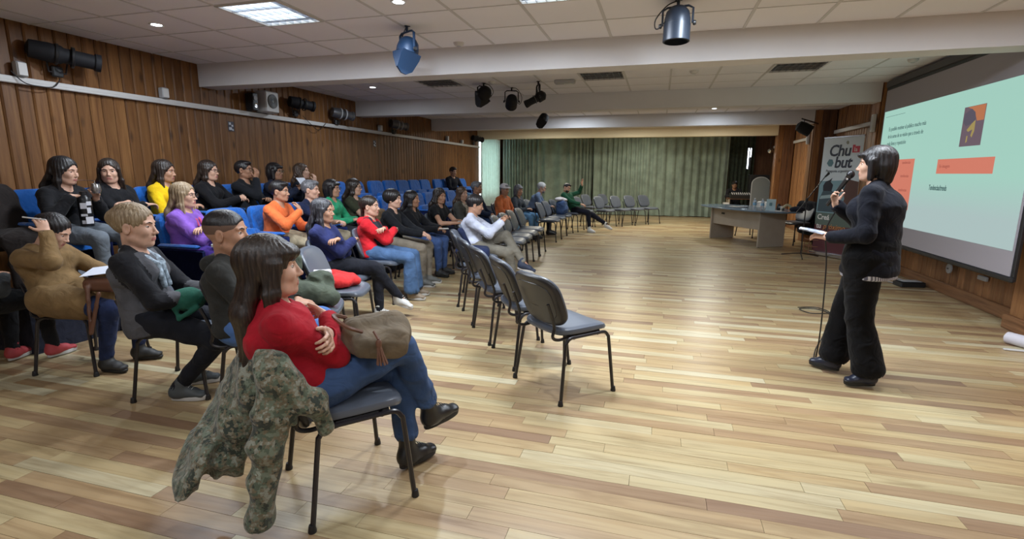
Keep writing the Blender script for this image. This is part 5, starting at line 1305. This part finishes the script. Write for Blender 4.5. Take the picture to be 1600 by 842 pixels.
soft('cloth_bundle', lambda F: (F.ell((0, 0, .05), (.13, .09, .055)), F.ell((.08, .03, .05), (.08, .07, .045))), (-.2, -.15, 0), (.22, .15, .14), .008, cloth('bundle_dark', (.02, .022, .035)), desk_pt(-1.2, -.17, .745), 0, .006, 40, 3, 'dark cloth bundle at the right end of the desk beside the cream arch', 'cloth')
def coat(F):
    F.sec((-.26, 0, .84), (-.29, 0, .25), (.25, .05), (.30, .06), (0, 1, 0), .03); F.cap((-.25, -.22, .85), (-.25, .22, .85), .055, .055, .04)
    F.cap((-.25, .26, .80), (-.28, .30, .35), .055, .04, .03); F.cap((-.25, -.26, .80), (-.28, -.30, .35), .055, .04, .03)
soft('black_coat', coat, (-.5, -.45, .1), (0, .45, 1.0), .014, cloth('coat_black', (.012, .013, .018)), (2.82, 12.05, 0), 205, .008, 24, 2, 'black coat hanging over the chair at the far end of the desk', 'coat')

# ------------------------------------------------------------------ control corner beyond the desk
t = empty('control_table', (2.38, 17.1, 0), 0, 'low wooden table with sound equipment in the far dark corner', 'table')
MB().rbox((0, 0, .72), (.72, .5, .04), .006).build('table_top', M_wood_dark, t)
for x in (-.33, .33):
    for y in (-.22, .22): MB().box((x, y, .35), (.05, .05, .70)).build('leg', mat('pale_frame', (.34, .28, .2), .6), t, False)
MB().box((0, -.22, .45), (.62, .03, .05)).build('stretcher', mat('pale_frame', (.34, .28, .2), .6), t, False)
t = empty('mixing_console', (2.38, 17.02, .742), 0, 'mixing desk with pale knobs on the control table', 'mixing desk')
MB().rbox((0, 0, .06), (.60, .38, .11), .012, rx(R(10))).build('case', M_black, t)
mb = MB()
for i in range(9):
    for j in range(3): mb.lathe([(.012, 0), (.010, .03)], (-.24+.06*i, -.13+.09*j, .105+.016*j), 8)
o = mb.build('knobs', M_rail, t)
o = MB().rbox((2.92, 17.45, .72), (.55, .40, 1.44), .01).build('equipment_rack', M_black); tag(o, 'tall black cabinet in the far corner behind the grey arched panel', 'cabinet')
t = empty('arched_panel', (2.88, 16.75, 0), R(4), 'tall grey panel with a rounded top standing in front of the black cabinet', 'panel')
o = MB(); out = [(-.24, .06), (.24, .06)]+[(.24*math.cos(a), 1.16+.2*math.sin(a)) for a in np.linspace(0, PI, 15)]
o.loft([[Vector((x, 0, z)) for x, z in out], [Vector((x, .04, z)) for x, z in out]]); o.build('board', mat('panel_grey', (.17, .19, .2), .5), t, False)
o = MB(); o.tube([(x*1.04, .02, .06+(z-.06)*1.01) for x, z in out]+[(-.25, .02, .06)], .012, 6); o.build('edge_trim', M_grey_plastic, t)
for s in (1, -1): MB().rbox((.17*s, .02, .03), (.05, .26, .06), .008).build('foot', M_black, t)
o = MB().rbox((1.98, 16.9, .30), (.16, .3, .60), .008).build('white_cabinet', M_rail); tag(o, 'small white box on the floor left of the control table', 'box')
t = empty('clip_lamp', (3.02, 16.6, 2.12), 0, 'small glaring clip lamp in the far corner above the desk', 'lamp')
MB().lathe([(.03, .08), (.07, .0), (.075, -.01), (.06, -.005), (.0, .05)], (0, 0, 0), 16, rx(R(60))).build('shade', M_chrome, t); MB().ell((0, -.015, -.01), (.03, .03, .03), 12, 8).build('bulb', M_led, t); MB().tube([(0, .05, .06), (.02, .1, .3), (.0, .12, .74)], .007, 6).build('arm', M_steel, t)
t = empty('tube_lamp', (2.68, 18.2, 1.95), 0, 'vertical glowing tube lamp in the far dark corner', 'lamp')
MB().tube([(0, 0, -.32), (0, 0, .32)], .014, 10).build('tube', M_led, t); MB().tube([(.07, .0, .05), (.07, 0, .32)], .012, 10).build('second_tube', M_led, t); MB().box((.03, .03, 0), (.13, .02, .7)).build('backing', M_black, t, False); MB().tube([(.03, .04, .3), (.03, .04, .85)], .008, 6).build('hanger', M_steel, t)

# ------------------------------------------------------------------ things on chairs and in hands
M_camo = mat('camouflage_cloth', (.1, .12, .08), .85, sheen=.2)
v_ = coords(M_camo); vo = nd(M_camo, 'ShaderNodeTexVoronoi'); vo.inputs['Scale'].default_value = 135; lk(M_camo, v_, vo.inputs['Vector'])
n1 = noise(M_camo, vo.outputs['Position'], 16, 3, .7); n2 = noise(M_camo, vo.outputs['Position'], 33, 2, .6)
ca = ramp(M_camo, n1, [(.34, (.022, .030, .020)), (.46, (.075, .095, .060)), (.54, (.14, .165, .115)), (.66, (.27, .30, .24))])
ca.node.color_ramp.interpolation = 'CONSTANT'
cb_ = ramp(M_camo, n2, [(.40, (.035, .03, .018)), (.56, (.15, .12, .07)), (.64, (.24, .25, .2))])
fm = ramp(M_camo, n2, [(.50, (0, 0, 0)), (.52, (1, 1, 1))]); lk(M_camo, mixc(M_camo, fm, ca, cb_), bsdf(M_camo).inputs['Base Color'])
bump(M_camo, noise(M_camo, v_, 14, 3, .5, 1.5), .6, .02)
def camo(F):
    F.cap((-.32, -.24, .745), (-.32, .24, .765), .045, .045, .04)
    F.sec((-.32, -.03, .74), (-.26, -.03, .50), (.26, .045), (.27, .045), (0, 1, 0), .03)
    F.sec((-.33, .03, .75), (-.60, .08, .26), (.20, .045), (.17, .035), (0, 1, 0), .05)
    F.sec((-.33, .03, .72), (-.47, .04, .25), (.20, .045), (.15, .040), (0, 1, 0), .05)
    F.sec((-.33, .03, .72), (-.535, .06, .25), (.20, .045), (.17, .040), (0, 1, 0), .05)
    F.sec((-.55, .03, .40), (-.66, .03, .22), (.18, .04), (.20, .03), (0, 1, 0), .03); F.box((-.62, .12, .08), (.20, .55, .15), None, .01, .01, True)
    F.cap((-.32, -.25, .70), (-.37, -.27, .44), .058, .058, .04); F.cap((-.36, -.27, .46), (-.41, -.25, .12), .060, .050, .03)
    F.cap((-.30, -.26, .70), (-.19, -.28, .57), .045, .045, .05); F.cap((-.19, -.28, .57), (-.15, -.28, .45), .045, .03, .04)
    F.ell((-.42, -.25, .07), (.05, .05, .03), None, .0, True)
soft('camouflage_jacket', camo, (-.85, -.45, .02), (.05, .40, 1.0), .0095, M_camo, (-1.35, 1.915, 0), 48.6, .013, 21, 8, 'green camouflage jacket hanging over the back of the nearest chair', 'jacket')
M_olive = cloth('olive_cloth', (.075, .09, .065), .85, var=.3)
def olive(F):
    F.ell((-.02, .0, .56), (.20, .19, .09)); F.cap((-.18, -.05, .62), (-.20, -.16, .84), .06, .035, .06); F.cap((-.14, .06, .66), (-.10, .10, .80), .055, .04, .05); F.cap((-.05, -.14, .60), (.17, -.10, .54), .07, .06, .05); F.ell((.06, .08, .64), (.10, .09, .07), None, .05)
soft('olive_jacket', olive, (-.35, -.3, .46), (.3, .3, .95), .010, M_olive, (-2.5, 3.2, 0), 26, .012, 24, 4, 'olive green jacket heaped on the empty chair behind the woman in red', 'jacket')
soft('red_cloth', lambda F: (F.ell((-.02, -.02, .53), (.14, .13, .06)), F.ell((.08, .06, .52), (.08, .1, .04)), F.cap((-.1, .1, .56), (.05, .14, .53), .05, .04, .04)), (-.25, -.25, .46), (.25, .27, .66), .009, cloth('red_cloth_m', (.55, .03, .03)), (-2.62, 3.76, 0), 18, .010, 30, 6, 'bright red cloth bundle on the chair beside the olive jacket', 'cloth')
soft('white_cloth', lambda F: (F.ell((-.02, -.02, .0), (.09, .07, .03)), F.cap((-.08, .02, .01), (.06, .05, .01), .03, .03, .03)), (-.15, -.15, -.05), (.15, .15, .08), .007, cloth('white_cloth_m', (.6, .58, .6)), (-2.72, 3.62, .60), 30, .008, 36, 7, 'small white cloth tucked behind the red cloth', 'cloth')
soft('navy_bag', lambda F: (F.box((-.02, 0, .56), (.15, .17, .07), None, .05), F.cap((-.2, -.15, .60), (-.2, .15, .62), .05, .05, .05), F.cap((-.12, -.12, .66), (-.19, -.14, .84), .04, .03, .04)), (-.35, -.3, .46), (.25, .3, .92), .012, cloth('navy_cloth', (.015, .022, .06)), (-1.95, 5.42, 0), 20, .010, 28, 3, 'navy bag on the chair before the man in the white sweater', 'bag')
soft('backpack', lambda F: (F.box((0, 0, .64), (.11, .17, .17), None, .07), F.ell((.10, 0, .60), (.06, .13, .10), None, .03)), (-.25, -.3, .45), (.25, .3, .86), .012, cloth('backpack_blue', (.05, .09, .20)), (-2.25, 12.25, 0), -6, .006, 28, 9, 'blue backpack with a white top on the chair beside the man in green', 'backpack')
soft('white_jacket', lambda F: (F.ell((-.05, 0, .84), (.12, .18, .05)), F.ell((.02, .05, .82), (.10, .12, .04))), (-.25, -.3, .74), (.2, .3, .92), .012, cloth('white_cloth_m', (.6, .58, .6)), (-2.25, 12.25, 0), -6, .009, 30, 5, 'white cloth lying over the blue backpack', 'cloth')
soft('dark_coat', lambda F: (F.sec((-.20, .02, .50), (-.30, .02, .90), (.20, .10), (.16, .07), (0, 1, 0), .04), F.ell((-.02, .0, .52), (.20, .20, .09), None, .06), F.sec((.10, .0, .50), (.16, .0, .16), (.18, .06), (.20, .05), (0, 1, 0), .05)), (-.45, -.3, .1), (.35, .3, 1.1), .014, cloth('added_dark_heap_m', (.018, .014, .013)), (-5.08, 2.93, ZA), 0, .010, 22, 6, 'dark heap added to darken the near end of the back row beside the mate drinker', 'coat')  # coat-like heap added to darken the bright near end of the row
def NK(k, F, r, L):
    i = I[k]; P3, P2, up, fw, lat = i['P3'], i['P2'], i['up'], i['fw'], i['lat']
    for s in (1, -1):
        a = P3+lat*.062*s+up*.015; b = P3+lat*.050*s+fw*.085-up*.06; c = P2+lat*.03*s+fw*(.135)+up*.02; e = c-up*(L-.16)+fw*.01
        F.cap(a, b, r, r, r*.5); F.cap(b, c, r, r, r*.5); F.cap(c, e, r, r*.8, r*.5)
    F.cap(P3+lat*.06-fw*.03+up*.02, P3-lat*.06-fw*.03+up*.02, r, r, r*.5)
def held(k, fn, name, m, label, cat, lo, hi, h=.008, wr=.004, f=36, seed=1):
    P = I[k]['P']; return soft(name, fn, lo, hi, h, m, P.location, math.degrees(P.rotation_euler[2]), wr, f, seed, label, cat)
def heldm(k, mb, name, m, label, cat, smooth=True):
    o = mb.build(name, m, None, smooth); P = I[k]['P']; o.location = P.location; o.rotation_euler = P.rotation_euler.copy(); tag(o, label, cat); return o
def heldt(k, name, label, cat):
    P = I[k]['P']; return empty(name, P.location, P.rotation_euler[2], label, cat)
def Q(k, n, s, dx=0, dy=0, dz=0):
    p = I[k][n]; p = p[s] if s else p
    return Vector((float(p[0])+dx, float(p[1])+dy, float(p[2])+dz))
# the red woman's handbag
b0 = Q('red', 'Kn', -1, -.17, -.03, .085); t = heldt('red', 'handbag', 'taupe canvas handbag with a brown leather tassel on the lap of the woman in red', 'handbag')
def hb(F):
    c = np.array(b0); F.sec(c+V(-.06, -.02, .02), c+V(.12, .02, -.01), (.075, .055), (.10, .075), V(.1, .2, 1), .03); F.ell(c+V(.12, .03, .0), (.07, .12, .085), None, .04); F.sec(c+V(-.05, -.10, .0), c+V(.10, -.08, -.02), (.05, .05), (.07, .06), V(0, 0, 1), .04); F.sec(c+V(-.05, .10, .02), c+V(.10, .12, -.0), (.05, .05), (.07, .06), V(0, 0, 1), .04)
F_ = Field(np.array(b0)-.3, np.array(b0)+.3, .008); hb(F_); F_.wrinkle(.008, 26, 5); np_mesh('bag_body', [F_.mesh()], cloth('taupe_canvas', (.16, .125, .085), .8), t)
M_br = leather('brown_leather', (.14, .06, .035), .45)
c = b0+Vector((-.0, -.165, .035)); MB().tube([c+Vector((-.01, .03, .03)), c], .006, 6).lathe([(.008, .0), (.013, -.01), (.012, -.03)], c, 10).build('tassel_cap', M_br, t)
for i in range(9):
    a_ = i/9*2*PI; e = c+Vector((.022*math.cos(a_)+.008, .02*math.sin(a_)-.012, -.105)); MB().tube([c+Vector((.006*math.cos(a_), .006*math.sin(a_), -.025)), (c+e)/2+Vector((0, 0, -.01)), e], .0042, 5).build('tassel_strand', M_br, t)
MB().tube(bez([b0+Vector((-.05, -.10, .06)), b0+Vector((-.12, -.12, .10)), b0+Vector((-.14, .0, .12)), b0+Vector((-.06, .12, .07))], 6), .009, 6).build('strap', M_br, t)
# speaker: microphone and papers
w_ = Q('speaker', 'W', -1); h_ = Q('speaker', 'hd', -1); t = heldt('speaker', 'microphone', 'black handheld microphone held by the speaker near her mouth', 'microphone')
hc_ = Vector(I['speaker']['Hc']+I['speaker']['HD'] @ V(.135, .0, -.065)); p0_ = w_+h_*.07; d_ = (hc_-p0_).normalized()
MB().tube([p0_-d_*.10, hc_-d_*.03], [.012, .017], 12).build('grip', M_black, t); MB().ell(hc_, (.026, .026, .028), 16, 10).build('grille_head', M_grey_plastic if False else mat('mic_mesh', (.05, .05, .055), .35, .8), t); MB().tube([hc_-d_*.035, hc_-d_*.022], .021, 14).build('ring', M_chrome, t)
p = Q('speaker', 'W', 1)+Q('speaker', 'hd', 1)*.11
mb = MB(); M_paper = mat('white_paper', (.66, .70, .80), .6)
pp = heldt('speaker', 'paper_sheets', 'white printed sheets in the speaker\'s outstretched hand', 'paper')
for i in range(3): MB().box(p+Vector((.0+.006*i, 0, .022+.004*i)), (.15, .12, .0015), rz(.1*i) @ ry(-.15)).build('sheet', M_paper, pp, False)
for i in range(5): MB().box(p+Vector((.012, -.045+.021*i, .0325)), (.10, .004, .0012), ry(-.15)).build('print', mat('print_grey', (.25, .27, .33), .6), pp, False)
_i = I['speaker']; _F = Field(_i['lo'], _i['hi'], .010); _p = _i['P0']; _F.sec(_p-V(0, 0, .06), _p-V(0, 0, .14), (.172*1.24, .128*1.24), (.176*1.24, .132*1.24), V(0, 1, 0), .01); _F.plane(_p-V(0, 0, .148), (0, 0, -1))
M_str = mat('striped_shirt', (.5, .5, .55), .7); _s = nd(M_str, 'ShaderNodeTexWave'); _s.wave_type = 'BANDS'; _s.bands_direction = 'Y'; _s.inputs['Scale'].default_value = 28; lk(M_str, coords(M_str), _s.inputs['Vector'])
lk(M_str, ramp(M_str, _s.outputs[1], [(.4, (.10, .10, .14)), (.6, (.55, .55, .6))]), bsdf(M_str).inputs['Base Color'])
np_mesh('shirt', [_F.mesh()], M_str, _i['P'])
# tan sweater person: sheet and pen, leather strap bag
p = Q('tan', 'W', 1, .04, -.14, .08); heldm('tan', MB().box(p, (.30, .22, .003), rz(.3) @ ry(-.10) @ rx(.12)), 'paper_sheets', M_paper, 'white sheets on the lap of the person in the tan sweater', 'paper', False)
p = Q('tan', 'W', -1)+Q('tan', 'hd', -1)*.10; heldm('tan', MB().tube([p+Vector((-.10, -.02, .02)), p+Vector((.04, .0, .0))], .005, 8), 'white_pen', M_rail, 'white pen in the raised hand of the person in the tan sweater', 'pen')
held('tan', lambda F: (F.box((.36, -.10, .66), (.12, .06, .05), None, .04), F.cap((.30, -.17, .66), (.34, -.24, .34), .014, .012, .01), F.cap((.34, -.24, .34), (.40, -.20, .62), .012, .012, .01)), 'leather_bag', M_br, 'brown leather bag with hanging straps on the lap of the person in tan', 'bag', (.1, -.4, .2), (.6, .1, .8), .007, .003)
held('blonde', lambda F: (F.ell((.22, -.09, .66), (.11, .09, .075)), F.cap((.15, -.15, .67), (.20, -.19, .56), .014, .014, .02), F.cap((.20, -.19, .56), (.30, -.16, .62), .014, .014, .02)), 'green_bag', cloth('green_bag_m', (.02, .10, .07)), 'small dark green bag on the lap of the blonde woman in grey', 'bag', (0, -.35, .45), (.45, .15, .82), .008, .005)
held('blonde', lambda F: (NK('blonde', F, .024, .30)), 'patterned_scarf', cloth('scarf_pattern', (.30, .36, .42), .8, var=.7, sc=40), 'pink and teal patterned scarf at the neck of the blonde woman', 'scarf', (-.2, -.2, .7), (.25, .2, 1.2), .007, .004)
p = (Q('short', 'W', 1)+Q('short', 'W', -1))/2; heldm('short', MB().box(p+Vector((.07, 0, .08)), (.004, .22, .16), ry(R(-35))), 'paper_sheets', M_paper, 'white sheet held up by the short-haired woman in the back row', 'paper', False)
# mate: thermos, gourd and straw
p = Q('mate', 'W', -1)+Q('mate', 'hd', -1)*.09; t = heldt('mate', 'mate_gourd', 'metal mate gourd with a straw at the mouth of the woman in the back row', 'mate cup')
g0 = Q('mate', 'W', 1)+Q('mate', 'hd', 1)*.09+Vector((.02, -.03, .02)); MB().lathe([(.0, -.045), (.028, -.04), (.038, -.01), (.034, .02), (.030, .04), (.033, .045), (.027, .04)], g0, 18).build('cup', mat('mate_metal', (.35, .34, .34), .25, .8), t)
m_ = Vector(I['mate']['Hc']+I['mate']['HD'] @ V(.10, 0, -.065)); MB().tube([g0+Vector((0, 0, .0)), g0+Vector((-.005, 0, .07)), m_], .0035, 8).build('straw', M_chrome, t)
t = heldt('mate', 'thermos', 'black thermos covered with small white stickers held by the woman drinking mate', 'thermos')
c = Vector((.25, -.07, .60)); MB().lathe([(.045, 0), (.05, .01), (.05, .23), (.045, .25), (.028, .27), (.028, .30), (.0, .305)], c, 22).build('flask', mat('thermos_black', (.012, .012, .014), .3), t)
for a_, z, w2, h2 in ((-60, .18, .045, .05), (-15, .20, .04, .035), (-20, .14, .03, .05), (-62, .10, .045, .02), (-25, .055, .055, .06), (-70, .04, .03, .03)):
    n_ = Vector((math.cos(R(a_)), math.sin(R(a_)), 0)); MB().rbox(c+n_*.0505+Vector((0, 0, z)), (.003, w2, h2), .001, rz(R(a_))).build('sticker', mat('sticker_light', (.55, .55, .6), .5), t)
p = Q('white', 'W', 1)+Q('white', 'hd', 1)*.10; heldm('white', MB().rbox(p+Vector((.01, -.02, .0)), (.010, .075, .15), .004, ry(R(-25))), 'phone', M_black, 'dark phone held up by the man in the white sweater', 'phone')
held('olive', lambda F: (F.box((.30, -.02, .68), (.10, .15, .10), None, .05), F.cap((.30, -.12, .76), (.26, .0, .86), .012, .012, .01), F.cap((.26, 0, .86), (.30, .12, .76), .012, .012, .01)), 'handbag', cloth('handbag_tan', (.17, .11, .06)), 'brown patterned handbag on the lap of the woman in olive', 'handbag', (.1, -.3, .5), (.5, .3, .95), .010, .005)
t = heldt('purple', 'notebook', 'stack of notebooks on the lap of the woman in purple', 'notebook'); MB().rbox((.34, -.05, .625), (.20, .26, .03), .004).build('cover', mat('notebook_white', (.55, .55, .52), .5), t); MB().rbox((.34, -.05, .655), (.19, .24, .02), .004).build('second_cover', cloth('navy_cloth', (.015, .022, .06)), t)
held('purple', lambda F: (NK('purple', F, .013, .22)), 'lanyard', cloth('pink_cloth', (.62, .10, .22)), 'pink trim band on the front of the purple jacket', 'scarf', (-.2, -.2, .7), (.25, .2, 1.15), .006, .0)
p = Q('orange', 'W', 1, .07, -.03, .03); heldm('orange', MB().rbox(p, (.16, .10, .012), .003, rz(.4)), 'notebook', mat('notebook_red', (.35, .08, .06), .5), 'small dark red notebook in the lap hand of the man in orange', 'notebook')
p = Q('tee', 'W', 1, .09, -.03, .0); heldm('tee', MB().rbox(p, (.20, .15, .010), .003, rz(.2)), 'notebook', mat('notebook_white', (.55, .55, .52), .5), 'open notebook on the lap of the woman in the black short-sleeved top', 'notebook')
p = Q('wom', 'W', 1, .07, -.04, -.0); heldm('wom', MB().rbox(p, (.14, .10, .010), .003, rz(.4)), 'notebook', mat('notebook_white', (.55, .55, .52), .5), 'small white notebook held by the long-haired woman in black and jeans', 'notebook')
held('scarf', lambda F: (NK('scarf', F, .034, .40)), 'beige_scarf', cloth('beige_scarf_m', (.33, .28, .22), .8, var=.5, sc=40), 'long beige scarf on the brown-haired woman', 'scarf', (-.2, -.25, .5), (.3, .25, 1.2), .010, .005)
P = I['chin']['P']; bdg = MB().lathe([(0, 0), (.03, 0), (.03, .004)], Vector(I['chin']['P2'])+Vector((.135, .03, .05)), 16, ry(R(80))).build('badge', M_rail); bdg.location = P.location; bdg.rotation_euler = P.rotation_euler.copy(); tag(bdg, 'round white badge on the black jacket of the man with glasses', 'badge')
P = I['cap']['P']; F_ = Field(I['cap']['Hc']-.2, I['cap']['Hc']+.2, .009); HD_ = I['cap']['HD']; hq = I['cap']['Hc']
F_.ell(hq+HD_ @ V(-.015, 0, .055), (.108, .092, .078), HD_, .01); F_.ell(hq+HD_ @ V(.10, 0, .055), (.06, .06, .010), HD_, .015); F_.plane(hq+HD_ @ V(0, 0, .035), -HD_[:, 2])
cp = np_mesh('white_hat', [F_.mesh()], cloth('white_cloth_m', (.6, .58, .6))); cp.location = P.location; cp.rotation_euler = P.rotation_euler.copy(); tag(cp, 'white cap on the head of the man in orange', 'hat')
for ch in chair0.children:
    if ch.name.split('.')[0] in ('backrest', 'back_shell'): ch.location = (-.045, 0, -.085)
